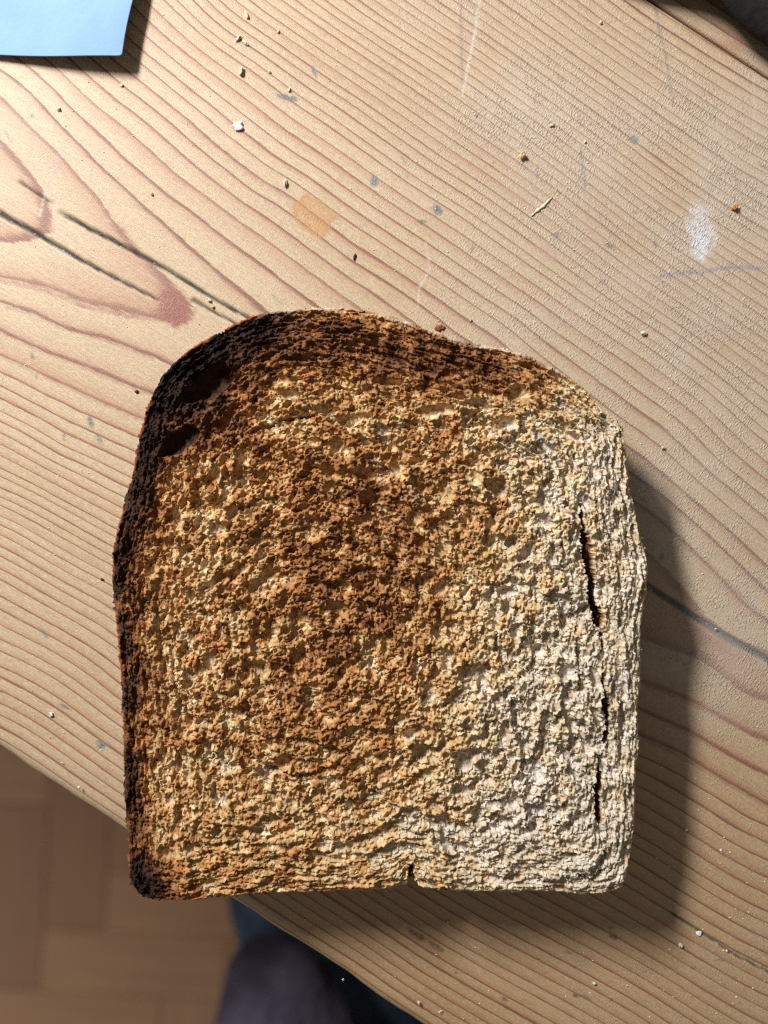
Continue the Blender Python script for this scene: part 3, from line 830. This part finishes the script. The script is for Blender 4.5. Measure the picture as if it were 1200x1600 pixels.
Tm = Tm + (.14 * fbm(PX, PY, 24, 221, 3) + .12 * fbm(PX, PY, 8, 231, 2)) * (1 - .5 * pale)
Tm = Tm + relh * .12 * (1 - .6 * pale) - (1 - sstep(-14, -3, Hrel)) * .08 * (Tm < .7)
Tm = (Tm * (1 - HOLE) + 1.08 * HOLE).clip(0, 1.5)  # inner shade of the large left holes painted in as dark brown
Tm = np.maximum(Tm, GRV * .90)  # shade inside the deep tears put into the colour
stops = np.array([0, .14, .30, .46, .62, .80, 1.0, 1.5])
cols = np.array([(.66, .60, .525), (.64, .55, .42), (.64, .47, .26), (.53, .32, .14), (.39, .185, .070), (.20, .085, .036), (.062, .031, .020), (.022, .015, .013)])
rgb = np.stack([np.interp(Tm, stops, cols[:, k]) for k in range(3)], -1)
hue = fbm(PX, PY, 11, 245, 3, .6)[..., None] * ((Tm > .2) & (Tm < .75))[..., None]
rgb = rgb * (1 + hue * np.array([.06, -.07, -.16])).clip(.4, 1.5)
# greyish whole-meal flecks in the pale part, pale cream fibres in the brown part
fleck = sstep(.35, .75, vnoise(PX, PY, 5.5, 241) + .5 * vnoise(PX, PY, 2.5, 242))
rgb = rgb * (1 - .16 * fleck[..., None] * pale[..., None] * np.array([.9, 1.0, 1.15]))
cream = sstep(.52, .9, fbm(PX, PY, 15, 251, 3)) * (Tm < .7) * .16
rgb = rgb * (1 - cream[..., None]) + np.array([.68, .60, .48]) * cream[..., None]
# floury crust rim along the top of the loaf, scorched orange at the left shoulder
rim = np.exp(-(SDf.clip(0) / 6.0) ** 2) * sstep(390, 430, PX) * (PY < 650) * (.6 + .5 * vnoise(PX, PY, 20, 261)).clip(0, 1)
rgb = rgb * (1 - rim[..., None]) + np.array([.70, .56, .40]) * rim[..., None]
orim = np.exp(-(SDf.clip(0) / 4.5) ** 2) * (PX < 420) * sstep(.05, .5, vnoise(PX, PY, 40, 271) + .25)
rgb = rgb * (1 - orim[..., None]) + np.array([.27, .085, .03]) * orim[..., None]

# --- build the mesh: grid cells inside the outline, then the crust wall and underside
jx = 1.7 * vnoise(PX, PY, 4.5, 151) + .8 * vnoise(PX, PY, 2.2, 153); jy = 1.7 * vnoise(PX, PY, 4.5, 152) + .8 * vnoise(PX, PY, 2.2, 154)
damp = sstep(0, 5, SDr)
gx = PX + jx * damp; gy = PY + jy * damp
# snap outermost vertices onto the ragged outline
edge = (SDr > 0) & (SDr < STEP * 1.1)
gx = gx - np.where(edge, NXf * SDr, 0); gy = gy - np.where(edge, NYf * SDr, 0)
Zt = T_TH + (H + warp_px) * KT
cell = inside[:-1, :-1] & inside[1:, :-1] & inside[:-1, 1:] & inside[1:, 1:]
I = np.arange(nx * ny).reshape(ny, nx)
qa, qb, qc, qd = I[:-1, :-1][cell], I[1:, :-1][cell], I[1:, 1:][cell], I[:-1, 1:][cell]
quads = np.stack([qa, qb, qc, qd], -1)
VX = (gx - 600) * KT; VY = (800 - gy) * KT
ALLV = np.stack([VX, VY, Zt], -1).reshape(-1, 3)
ALLC = np.concatenate([rgb, np.ones(rgb.shape[:2] + (1,))], -1).reshape(-1, 4)
toast = empty('toast_slice', (0, 0, 0))
tag(toast, 'slice of unevenly toasted brown bread overhanging the table edge, charred at its left', 'toast')
def sub_mesh(name, qd, mat, extraV=None, extraC=None):
    used, inv = np.unique(qd.ravel(), return_inverse=True)
    src_v = ALLV if extraV is None else extraV; src_c = ALLC if extraC is None else extraC
    me = big_mesh(name, src_v[used], inv.reshape(qd.shape), True)
    attr_c(me, 'bake', src_c[used])
    return add_object(name, me, mat, toast)
SDq = SDf.ravel()[quads].mean(1)
CRW = 9.0
crumb_q = quads[SDq > CRW]
crust_q = quads[SDq <= CRW]
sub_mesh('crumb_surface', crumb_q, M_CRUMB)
# boundary edges of the whole top sheet
e = np.concatenate([quads[:, [0, 1]], quads[:, [1, 2]], quads[:, [2, 3]], quads[:, [3, 0]]])
key = np.sort(e, 1); kk = key[:, 0].astype(np.int64) * (nx * ny) + key[:, 1]
_, first_i, counts = np.unique(kk, return_index=True, return_counts=True)
be = e[first_i[counts == 1]]                                    # directed boundary edges
bv, binv = np.unique(be.ravel(), return_inverse=True); binv = binv.reshape(-1, 2)
bx, by = gx.ravel()[bv], gy.ravel()[bv]
nxn, nyn = NXf.ravel()[bv], NYf.ravel()[bv]
lv_v, lv_c = [], []
levels = 22
zt_b = Zt.ravel()[bv]; wp = warp_px.ravel()[bv] * KT
sx_ = np.arctan2(by - 950, bx - 600) * 420
for L in range(1, levels + 1):
    t = L / levels
    z = zt_b * (1 - t) + (wp + .0003) * t
    bul = 1.2 * math.sin(math.pi * min(t * 1.1, 1)) - 6 * max(t - .85, 0) / .15 * .8
    nzv = 1.6 * vnoise(sx_, np.full(bx.shape, L * 4.3), 4, 401) + 1.1 * vnoise(sx_, np.full(bx.shape, L * 4.3), 2.2, 404) + 1.6 * vnoise(sx_, np.full(bx.shape, L * 4.3), 16, 402)
    off = bul + nzv
    x = bx - nxn * off; y = by - nyn * off
    lv_v.append(np.stack([(x - 600) * KT, (800 - y) * KT, z], -1))
    c0 = np.array([.22, .095, .04]) * (.8 + .35 * vnoise(sx_, np.full(bx.shape, L * 5.0), 30, 403))[:, None]
    lft = (1 - sstep(330, 480, bx))[:, None]
    c0 = c0 * (1 - .72 * lft)
    m = min(1, t * 6)
    cc = ALLC[bv, :3] * (1 - m) + c0 * m
    lv_c.append(np.c_[cc, np.ones(len(bv))])
base_n_ = len(ALLV); nbv = len(bv)
EV = np.concatenate([ALLV] + lv_v); EC = np.concatenate([ALLC] + lv_c)
rows_i = [bv] + [base_n_ + k * nbv + np.arange(nbv) for k in range(levels)]
wq = []
for k in range(levels):
    a, b = rows_i[k], rows_i[k + 1]
    wq.append(np.stack([a[binv[:, 1]], a[binv[:, 0]], b[binv[:, 0]], b[binv[:, 1]]], -1))
# underside: coarse grid sheet joined visually just inside the wall foot
sub_mesh('crust', np.concatenate([crust_q] + wq), M_CRUST, EV, EC)
us = 8.0
ux = np.arange(X0, 1028, us); uy = np.arange(Y0, 1425, us)
UX, UY = np.meshgrid(ux, uy)
usd = bilinear(SD, (UX - cx[0]) / CG, (UY - cy[0]) / CG)
uin = usd > 1
uz = 9.0 * np.exp(-((UX - 1000) / 170) ** 2 - ((UY - 1080) / 260) ** 2) * KT + .0004 + .0002 * vnoise(UX, UY, 12, 411)
ui = np.arange(UX.size).reshape(UX.shape)
uc = uin[:-1, :-1] & uin[1:, :-1] & uin[:-1, 1:] & uin[1:, 1:]
uq = np.stack([ui[:-1, :-1][uc], ui[:-1, 1:][uc], ui[1:, 1:][uc], ui[1:, :-1][uc]], -1)
used, inv = np.unique(uq.ravel(), return_inverse=True)
ume = big_mesh('underside', np.stack([(UX - 600) * KT, (800 - UY) * KT, uz], -1).reshape(-1, 3)[used], inv.reshape(uq.shape), True)
attr_c(ume, 'bake', np.tile([.45, .27, .12, 1], (len(used), 1)))
add_object('underside', ume, M_CRUMB, toast)

# ------------------------------------------------------------------ blue paper note, corner curling up
def paper_material():
    m, nt, b = new_mat('blue_paper', 0.7, 0.12)
    tc = node(nt, 'ShaderNodeTexCoord')
    n1 = noise_n(nt, tc.outputs['Object'], 700, 4, 0.6)
    n0 = noise_n(nt, tc.outputs['Object'], 60, 2, 0.6)
    lk(nt, mix_c(nt, map_range(nt, n0, .3, .7), (0.21, 0.335, 0.56), (0.245, 0.385, 0.62)), b.inputs['Base Color'])
    bp = node(nt, 'ShaderNodeBump'); bp.inputs['Strength'].default_value = .55; bp.inputs['Distance'].default_value = .00014
    lk(nt, n1, bp.inputs['Height']); lk(nt, bp.outputs[0], b.inputs['Normal'])
    return m
M_PAPER = paper_material()
bm = bmesh.new()
N = 60; W = 0.076
cz = 0.0034
corner = P(191, 88, cz)
e1 = Vector((-1, 0.055, 0)).normalized(); e2 = Vector((0.19, 1, 0)).normalized()
grid = {}
TK = 0.00022
def paper_pt(i, j):
    u = i / N; v = j / N
    u = u ** 1.5; v = v ** 1.5
    if i <= 3 and j <= 3:                       # slightly rounded corner
        pass
    s = 1 - 0.0
    du = u * W; dv = v * W
    x = corner.x + e1.x * du + e2.x * dv; y = corner.y + e1.y * du + e2.y * dv
    # curl: high at the corner and along the right edge, flattening to the left
    z = .0006 + (cz - .0006) * math.exp(-(du / .021) ** 1.6) * math.exp(-(dv / .05) ** 2) + .0003 * math.sin(du * 160) * math.exp(-du / .03)
    # gentle bow of the lower edge and of the right edge
    y -= .0003 * math.sin(min(du / .027, 1) * math.pi) * math.exp(-dv / .02)
    x -= .0002 * math.sin(min(dv / .012, 1) * math.pi) * math.exp(-du / .02)
    r = .0007
    if du < r and dv < r:
        a = r - du; b_ = r - dv; h = math.hypot(a, b_)
        if h > r:
            k = r / h
            du2 = r - a * k; dv2 = r - b_ * k
            x += e1.x * (du2 - du) + e2.x * (dv2 - dv); y += e1.y * (du2 - du) + e2.y * (dv2 - dv)
    return x, y, z
for lay in (0, 1):
    for i in range(N + 1):
        for j in range(N + 1):
            x, y, z = paper_pt(i, j)
            grid[lay, i, j] = bm.verts.new((x, y, z + (TK if lay else 0)))
for i in range(N):
    for j in range(N):
        bm.faces.new((grid[1, i, j], grid[1, i, j + 1], grid[1, i + 1, j + 1], grid[1, i + 1, j]))
        bm.faces.new((grid[0, i, j], grid[0, i + 1, j], grid[0, i + 1, j + 1], grid[0, i, j + 1]))
for i in range(N):
    for (a, b_) in (((i, 0), (i + 1, 0)), ((i + 1, N), (i, N)), ((0, i + 1), (0, i)), ((N, i), (N, i + 1))):
        bm.faces.new((grid[0, a[0], a[1]], grid[1, a[0], a[1]], grid[1, b_[0], b_[1]], grid[0, b_[0], b_[1]]))
bmesh.ops.recalc_face_normals(bm, faces=bm.faces)
paper = bm_object('paper_note', bm, M_PAPER, None, True)
tag(paper, 'light blue sheet of paper whose corner curls up off the table', 'paper')

# ------------------------------------------------------------------ dark folded cloth at the far corner
M_CLOTH = simple_mat('charcoal_cloth', (0.016, 0.014, 0.013), (0.024, 0.021, 0.019), 500, .95, .1, .4, .0005)
bm = bmesh.new()
NU, NV = 60, 24
c0 = P(1088, -4, 0.008); cdir = Vector((math.cos(math.radians(-28)), math.sin(math.radians(-28)), 0)); cper = Vector((-cdir.y, cdir.x, 0))
prof = [(0.006, 0.0012), (0.0, 0.004), (-0.002, 0.012), (0.000, 0.022), (0.006, 0.030), (0.016, 0.034), (0.03, 0.0355), (0.06, 0.036), (0.10, 0.034), (0.125, 0.026), (0.135, 0.012), (0.13, 0.0012)]
rowsv = []
for i in range(NU + 1):
    s_ = -0.05 + 0.20 * i / NU
    row = []
    for k, (p, z) in enumerate(prof):
        w = .0022 * math.sin(s_ * 90 + k * .7) + .0015 * math.sin(s_ * 210 + k)
        tp = 1 - .9 * max(0, abs(i / NU - .5) * 2 - .88) / .12
        q_ = c0 + cdir * s_ + cper * (p * 1.0 + .002 + w)
        row.append(bm.verts.new((q_.x, q_.y, .0004 + max(z * .38 * tp + (w * .6 if z > .003 else 0), 0))))
    rowsv.append(row)
for i in range(NU):
    for k in range(len(prof) - 1):
        bm.faces.new((rowsv[i][k], rowsv[i][k + 1], rowsv[i + 1][k + 1], rowsv[i + 1][k]))
    bm.faces.new((rowsv[i][-1], rowsv[i][0], rowsv[i + 1][0], rowsv[i + 1][-1]))
bm.faces.new(rowsv[0]); bm.faces.new(rowsv[-1][::-1])
bmesh.ops.recalc_face_normals(bm, faces=bm.faces)
cloth = bm_object('folded_cloth', bm, M_CLOTH, None, True)
md = cloth.modifiers.new('soft', 'SUBSURF'); md.levels = 1; md.render_levels = 1
tag(cloth, 'dark charcoal folded cloth lying out of focus on the farther table board', 'cloth')

# ------------------------------------------------------------------ person seated at the table, only the lap in view
M_JEANS = simple_mat('blue_denim', (0.028, 0.045, 0.075), (0.055, 0.085, 0.125), 55, .85, .15, .5, .004)
M_SWEAT = simple_mat('purple_grey_fabric', (0.045, 0.04, 0.06), (0.115, 0.10, 0.14), 22, .9, .15, .9, .02)
M_SOCK = simple_mat('dark_sock', (0.03, 0.03, 0.035), (0.05, 0.05, 0.055), 80, .9, .1)
person = empty('person', (0.08, -0.50, FZ + 0.004))
tag(person, 'person in blue jeans and purple-grey top seated beside the table, out of focus', 'person')
def skin_chain(name, pts, edges, mat, sub=2, disp=0.0):
    me = bpy.data.meshes.new(name)
    me.from_pydata([p[0] for p in pts], edges, [])
    o = bpy.data.objects.new(name, me); COL.objects.link(o)
    sk = o.modifiers.new('skin', 'SKIN')
    for i, p in enumerate(pts):
        r = p[1] if isinstance(p[1], tuple) else (p[1], p[1])
        me.skin_vertices[0].data[i].radius = r
    me.skin_vertices[0].data[0].use_root = True
    o.modifiers.new('sub', 'SUBSURF').levels = sub
    o.modifiers['sub'].render_levels = sub
    dg = bpy.context.evaluated_depsgraph_get(); dg.update()
    m2 = bpy.data.meshes.new_from_object(o.evaluated_get(dg))
    bpy.data.objects.remove(o)
    co = np.zeros(len(m2.vertices) * 3, np.float32); m2.vertices.foreach_get('co', co); co = co.reshape(-1, 3)
    if disp:
        n = fbm(co[:, 0] * .5 + co[:, 1] * .9 + co[:, 2] * .4, co[:, 1] * .4 - co[:, 0] * .3, .035, 601, 2)
        nr = np.zeros(len(m2.vertices) * 3, np.float32); m2.vertices.foreach_get('normal', nr); nr = nr.reshape(-1, 3)
        co += nr * (n * disp)[:, None]
        m2.vertices.foreach_set('co', co.ravel())
    m2.materials.clear()
    m2.polygons.foreach_set('use_smooth', np.ones(len(m2.polygons), bool))
    m2.name = name
    ob = add_object(name, m2, mat, person)
    ob.matrix_parent_inverse = Matrix.Translation(person.location).inverted()
    return ob
fw = Vector((eb[0], eb[1], 0)); sd = Vector((ea[0], ea[1], 0))
skin_chain('trousers', [((.08, -.52, -.35), .11), ((.03, -.45, -.37), .075), ((-.015, -.34, -.385), .056), ((-.068, -.245, -.40), .045), ((-.075, -.235, -.55), .047), ((-.085, -.245, -.70), .043),
                    ((.16, -.44, -.37), .075), ((.21, -.30, -.37), .064), ((.25, -.18, -.39), .055), ((.26, -.17, -.55), .047), ((.26, -.19, -.70), .043)],
           [(0, 1), (1, 2), (2, 3), (3, 4), (4, 5), (0, 6), (6, 7), (7, 8), (8, 9), (9, 10)], M_JEANS, 2, .008)
skin_chain('sweatshirt', [((.07, -.52, -.27), (.15, .12)), ((.06, -.53, -.12), (.15, .11)), ((.05, -.54, .02), (.16, .11)), ((-.01, -.40, -.27), .06), ((-.052, -.300, -.275), .046), ((-.052, -.222, -.285), .038)],
           [(0, 1), (1, 2), (0, 3), (3, 4), (4, 5)], M_SWEAT, 4, .011)
for x_, y_ in ((-.09, -.24), (.26, -.18)):
    skin_chain('sock', [((x_, y_ - .02, -.70), .036), ((x_, y_ + .03, -.712), .030), ((x_, y_ + .11, -.718), .026), ((x_, y_ + .15, -.72), .020)], [(0, 1), (1, 2), (2, 3)], M_SOCK)
M_ADDED_STOOL = simple_mat('stool_shade_black', (.012, .011, .011), (.02, .018, .018), 60, .6, .3, .3, .001)  # stool is added; its near-black stands for shade past the table edge
stool = empty('stool', (.13, -.46, FZ + .004))  # added stool, fills the shaded patch beyond the table edge
tag(stool, 'black padded stool added under the seated person to fill the shaded patch beyond the table edge', 'stool')
def sbox(name, x0, x1, y0, y1, z0, z1, bev, seg, mat):
    bm = bmesh.new(); bmesh.ops.create_cube(bm, size=1)
    for v in bm.verts: v.co = ((x0 + x1) / 2 + v.co.x * (x1 - x0), (y0 + y1) / 2 + v.co.y * (y1 - y0), (z0 + z1) / 2 + v.co.z * (z1 - z0))
    bmesh.ops.bevel(bm, geom=bm.edges[:], offset=bev, segments=seg, affect='EDGES')
    o = bm_object(name, bm, mat, stool, seg > 2)
    o.matrix_parent_inverse = Matrix.Translation(stool.location).inverted()
sbox('added_stool_seat', -.05, .31, -.66, -.27, -.50, -.455, .02, 4, M_ADDED_STOOL)
for x_ in (-.02, .28):
    for y_ in (-.62, -.31):
        sbox('leg', x_ - .014, x_ + .014, y_ - .014, y_ + .014, FZ + .0045, -.501, .003, 2, M_PLAIN)

# ------------------------------------------------------------------ crumbs and specks on the table
def crumb_mat(name, c):
    return simple_mat(name, tuple(v * .8 for v in c), c, 1500, .8, .3, .6, .0002)
M_CR = {'pale': crumb_mat('pale_crumb', (.72, .62, .46)), 'white': crumb_mat('white_flake', (.78, .78, .84)), 'gold': crumb_mat('golden_crumb', (.62, .44, .2)),
        'orange': crumb_mat('orange_crumb', (.65, .28, .09)), 'brown': crumb_mat('brown_flake', (.30, .10, .05)), 'dark': crumb_mat('dark_seed', (.06, .02, .015))}
def lump(name, px, py, rx, ry, rz, ang, mat, seed, onz=0.0):
    bm = bmesh.new()
    bmesh.ops.create_icosphere(bm, subdivisions=3, radius=1)
    r = random.Random(seed); k = [Vector((r.uniform(-1, 1), r.uniform(-1, 1), r.uniform(-1, 1))) * 3.6 for _ in range(7)]
    a = math.radians(-ang); c, s = math.cos(a), math.sin(a)
    for v in bm.verts:
        n = v.co.copy()
        f = 1 + .20 * sum(math.sin(q_.dot(n) * 1.6 + i * 1.3) for i, q_ in enumerate(k)) / 1.6
        n *= max(.45, f)
        x, y, z = n.x * rx * S * .72, n.y * ry * S * .78, n.z * rz * S * .7
        v.co = (x * c - y * s, x * s + y * c, max(z, -rz * S * .55) + rz * S * .55)
    p = P(px, py, 0)
    return bm_object(name, bm, mat, None, True, (p.x, p.y, onz + .00003))
CRUMBS = [
 ('bread_crumb', 377, 113, 4, 7, 4.5, 25, 'pale', 'slim pale bread crumb above the grey smear on the wood', 'crumb'),
 ('bread_crumb', 446, 287, 4.5, 7, 4.5, 0, 'pale', 'pale bread crumb just above and left of the square orange stain', 'crumb'),
 ('bread_crumb', 385, 24, 3, 7, 3.5, -15, 'pale', 'thin upright pale crumb nearest the top edge right of the blue paper', 'crumb'),
 ('bread_crumb', 373, 61, 3, 7, 3, 45, 'pale', 'curled pale crumb, upper left one of a touching pair', 'crumb'),
 ('bread_crumb', 383, 68, 3, 6, 3, -50, 'pale', 'curled pale crumb, lower right one of a touching pair', 'crumb'),
 ('paper_scrap', 373, 198, 9, 8, 3.5, 20, 'white', 'whitish lavender flake lying on a dark grain line', 'flake'),
 ('bread_crumb', 92, 171, 3.5, 3.5, 3, 0, 'pale', 'tiny round pale crumb left of the frame below the blue paper', 'crumb'),
 ('bread_crumb', 190, 134, 3, 2.5, 2, 0, 'pale', 'tiny pale crumb just below the paper corner shadow', 'crumb'),
 ('bread_crumb', 237, 303, 3.5, 2.5, 2.5, 20, 'gold', 'small tan crumb beside the wide reddish grain band above the crack', 'crumb'),
 ('bread_crumb', 328, 470, 4.5, 3, 3, 40, 'pale', 'small pale crumb on the dark crack left of the toast top', 'crumb'),
 ('bread_crumb', 333, 480, 3, 3.5, 2.5, 0, 'gold', 'small tan crumb touching a crack just above the charred shoulder', 'crumb'),
 ('bread_crumb', 816, 244, 6, 6, 6, 0, 'gold', 'round yellowish bread crumb alone on the upper right grain', 'crumb'),
 ('bread_crumb', 862, 197, 5.5, 2.2, 2.2, -15, 'pale', 'thin pale crumb lying flat up and right of the yellowish crumb', 'crumb'),
 ('bread_crumb', 914, 222, 2.4, 3.5, 2, 0, 'pale', 'tiny pale crumb at the top of a short dark scratch', 'crumb'),
 ('bread_crumb', 938, 36, 2.6, 3.4, 2.4, 0, 'pale', 'tiny pale crumb near the top edge left of the dark seam', 'crumb'),
 ('bread_crumb', 1147, 325, 6, 6, 6, 0, 'orange', 'orange toasted crumb right of the white chalky smear', 'crumb'),
 ('bread_crumb', 1005, 521, 6, 4.5, 4, -10, 'pale', 'pale blocky crumb on the crinkled glaze above the toast shoulder', 'crumb'),
 ('seed', 554, 402, 2.2, 6, 2.2, 12, 'dark', 'dark brown elongated seed standing on the pale wood above the toast', 'seed'),
 ('crust_flake', 687, 512, 9, 6, 3, 10, 'brown', 'reddish brown crust flake at the top rim of the toast', 'flake'),
 ('bread_crumb', 81, 1116, 4, 4.5, 3, 30, 'white', 'white speck of crumb near the lower left table edge', 'crumb'),
 ('bread_crumb', 124, 1230, 2.4, 2.2, 2, 0, 'pale', 'tiny bright crumb closest to the lower left table edge', 'crumb'),
 ('bread_crumb', 1063, 1476, 4.5, 4, 3.5, 0, 'pale', 'pale crumb below the corner of the toast shadow', 'crumb'),
 ('wax_spot', 1092, 1458, 6, 4.5, 1.6, 20, 'white', 'small whitish waxy blob on the thin crack right of the toast shadow', 'spot'),
 ('bread_crumb', 1135, 1485, 2.4, 2.4, 2, 0, 'pale', 'tiny bright crumb beside the thin crack at the lower right', 'crumb'),
 ('bread_crumb', 928, 1536, 3, 2.8, 2.4, 0, 'pale', 'bright white crumb near the bottom edge below the grey dent', 'crumb'),
 ('bread_crumb', 536, 1533, 2, 2, 2, 0, 'pale', 'tiny bright crumb sitting on the very rim of the table', 'crumb'),
 ('bread_crumb', 654, 1566, 2.4, 2.8, 2, 0, 'pale', 'tiny pale crumb near the bottom edge close to the table rim', 'crumb'),
 ('bread_crumb', 421, 113, 3, 2.4, 2, 30, 'pale', 'tiny pale crumb right of the slim crumb above the grey smear', 'crumb'),
 ('bread_crumb', 452, 141, 2.4, 4, 2.4, 10, 'pale', 'tiny upright pale crumb touching the top of the grey smear', 'crumb'),
 ('bread_crumb', 435, 50, 2.6, 2.4, 2, 0, 'pale', 'tiny pale crumb right of the curled pair', 'crumb'),
 ('bread_crumb', 1036, 700, 3.5, 3, 2.5, 0, 'gold', 'small golden crumb on the wood beside the upper right toast shoulder', 'crumb'),
 ('bread_crumb', 735, 500, 3, 2.4, 2, 20, 'gold', 'tiny golden crumb just above the sloping top right crust', 'crumb'),
 ('burnt_crumb', 160, 905, 3, 2.4, 2, 0, 'dark', 'tiny black burnt crumb against the left crust at mid height', 'crumb'),
 ('burnt_crumb', 214, 612, 3.4, 2.6, 2.2, 30, 'dark', 'black burnt crumb beside the charred upper left shoulder', 'crumb'),
 ('bread_crumb', 1072, 1296, 2.6, 2.4, 2, 0, 'pale', 'tiny pale crumb on the shadow edge right of the toast corner', 'crumb'),
 ('bread_crumb', 700, 1440, 3, 2.6, 2, 0, 'gold', 'tiny golden crumb in the shadow strip right below the bottom notch', 'crumb'),
 ('bread_crumb', 1126, 1328, 2.2, 2.2, 2, 0, 'pale', 'tiny bright crumb at the right above the toast shadow corner', 'crumb')]
for i, (nm, x, y, rx, ry, rz, an, mt, lb, ct) in enumerate(CRUMBS):
    o = lump(nm, x, y, rx, ry, rz, an, M_CR[mt], 100 + i, -.0008 if (x, y) in ((536, 1533),) else 0)
    tag(o, lb, ct, 'crumbs scattered on the table' if ct == 'crumb' else None)
# wood splinter
bm = bmesh.new()
p0, p1 = P(830, 338), P(863, 309)
dv = (p1 - p0); ln = dv.length; dv.normalize(); nv = Vector((-dv.y, dv.x, 0))
prev = None
for k in range(13):
    t = k / 12; w = .00022 * (1 + .5 * math.sin(k * 2.1)) * (.35 + math.sin(math.pi * min(max(t, .04), .96)))
    c = p0 + dv * ln * t + nv * .00008 * math.sin(k * .7)
    rv = [bm.verts.new(c + nv * w * math.cos(a) + Vector((0, 0, .00018 + w * .6 * math.sin(a)))) for a in [j * math.pi / 3 for j in range(6)]]
    if prev:
        for j in range(6): bm.faces.new((prev[j], prev[(j + 1) % 6], rv[(j + 1) % 6], rv[j]))
    else: bm.faces.new(rv)
    prev = rv
bm.faces.new(prev[::-1]); bmesh.ops.recalc_face_normals(bm, faces=bm.faces)
tag(bm_object('splinter', bm, M_CR['pale'], None, True), 'pale wood splinter lying across the grain above the toast', 'splinter')
# dust: countless bright specks
rs = np.random.default_rng(77)
V_, F_ = [], []
cnt = 0
while cnt < 700:
    x = rs.uniform(-10, 1210); y = rs.uniform(-10, 1610)
    w = .35 + .65 * (x > 650)
    if rs.random() > w: continue
    X_, Y_ = (x - 600) * S, (800 - y) * S
    b_ = (X_ - O0[0]) * eb[0] + (Y_ - O0[1]) * eb[1]
    if b_ < .004 or b_ > SEAM - .002: continue
    r = rs.uniform(.6, 1.5) * S; a = rs.uniform(0, 6.28); el = rs.uniform(.7, 1.8)
    n = len(V_)
    for k in range(5):
        t = a + k * 1.2566
        V_.append((X_ + r * el * math.cos(t), Y_ + r * math.sin(t), .00002))
    V_.append((X_, Y_, .00004 + r * .9))
    for k in range(5): F_.append((n + k, n + (k + 1) % 5, n + 5))
    cnt += 1
me = bpy.data.meshes.new('dust_specks'); me.from_pydata(V_, [], F_)
tag(add_object('dust_specks', me, M_CR['pale']), 'fine bright dust specks sprinkled over the pine table top', 'dust', None, 'stuff')
bpy.context.view_layer.update()
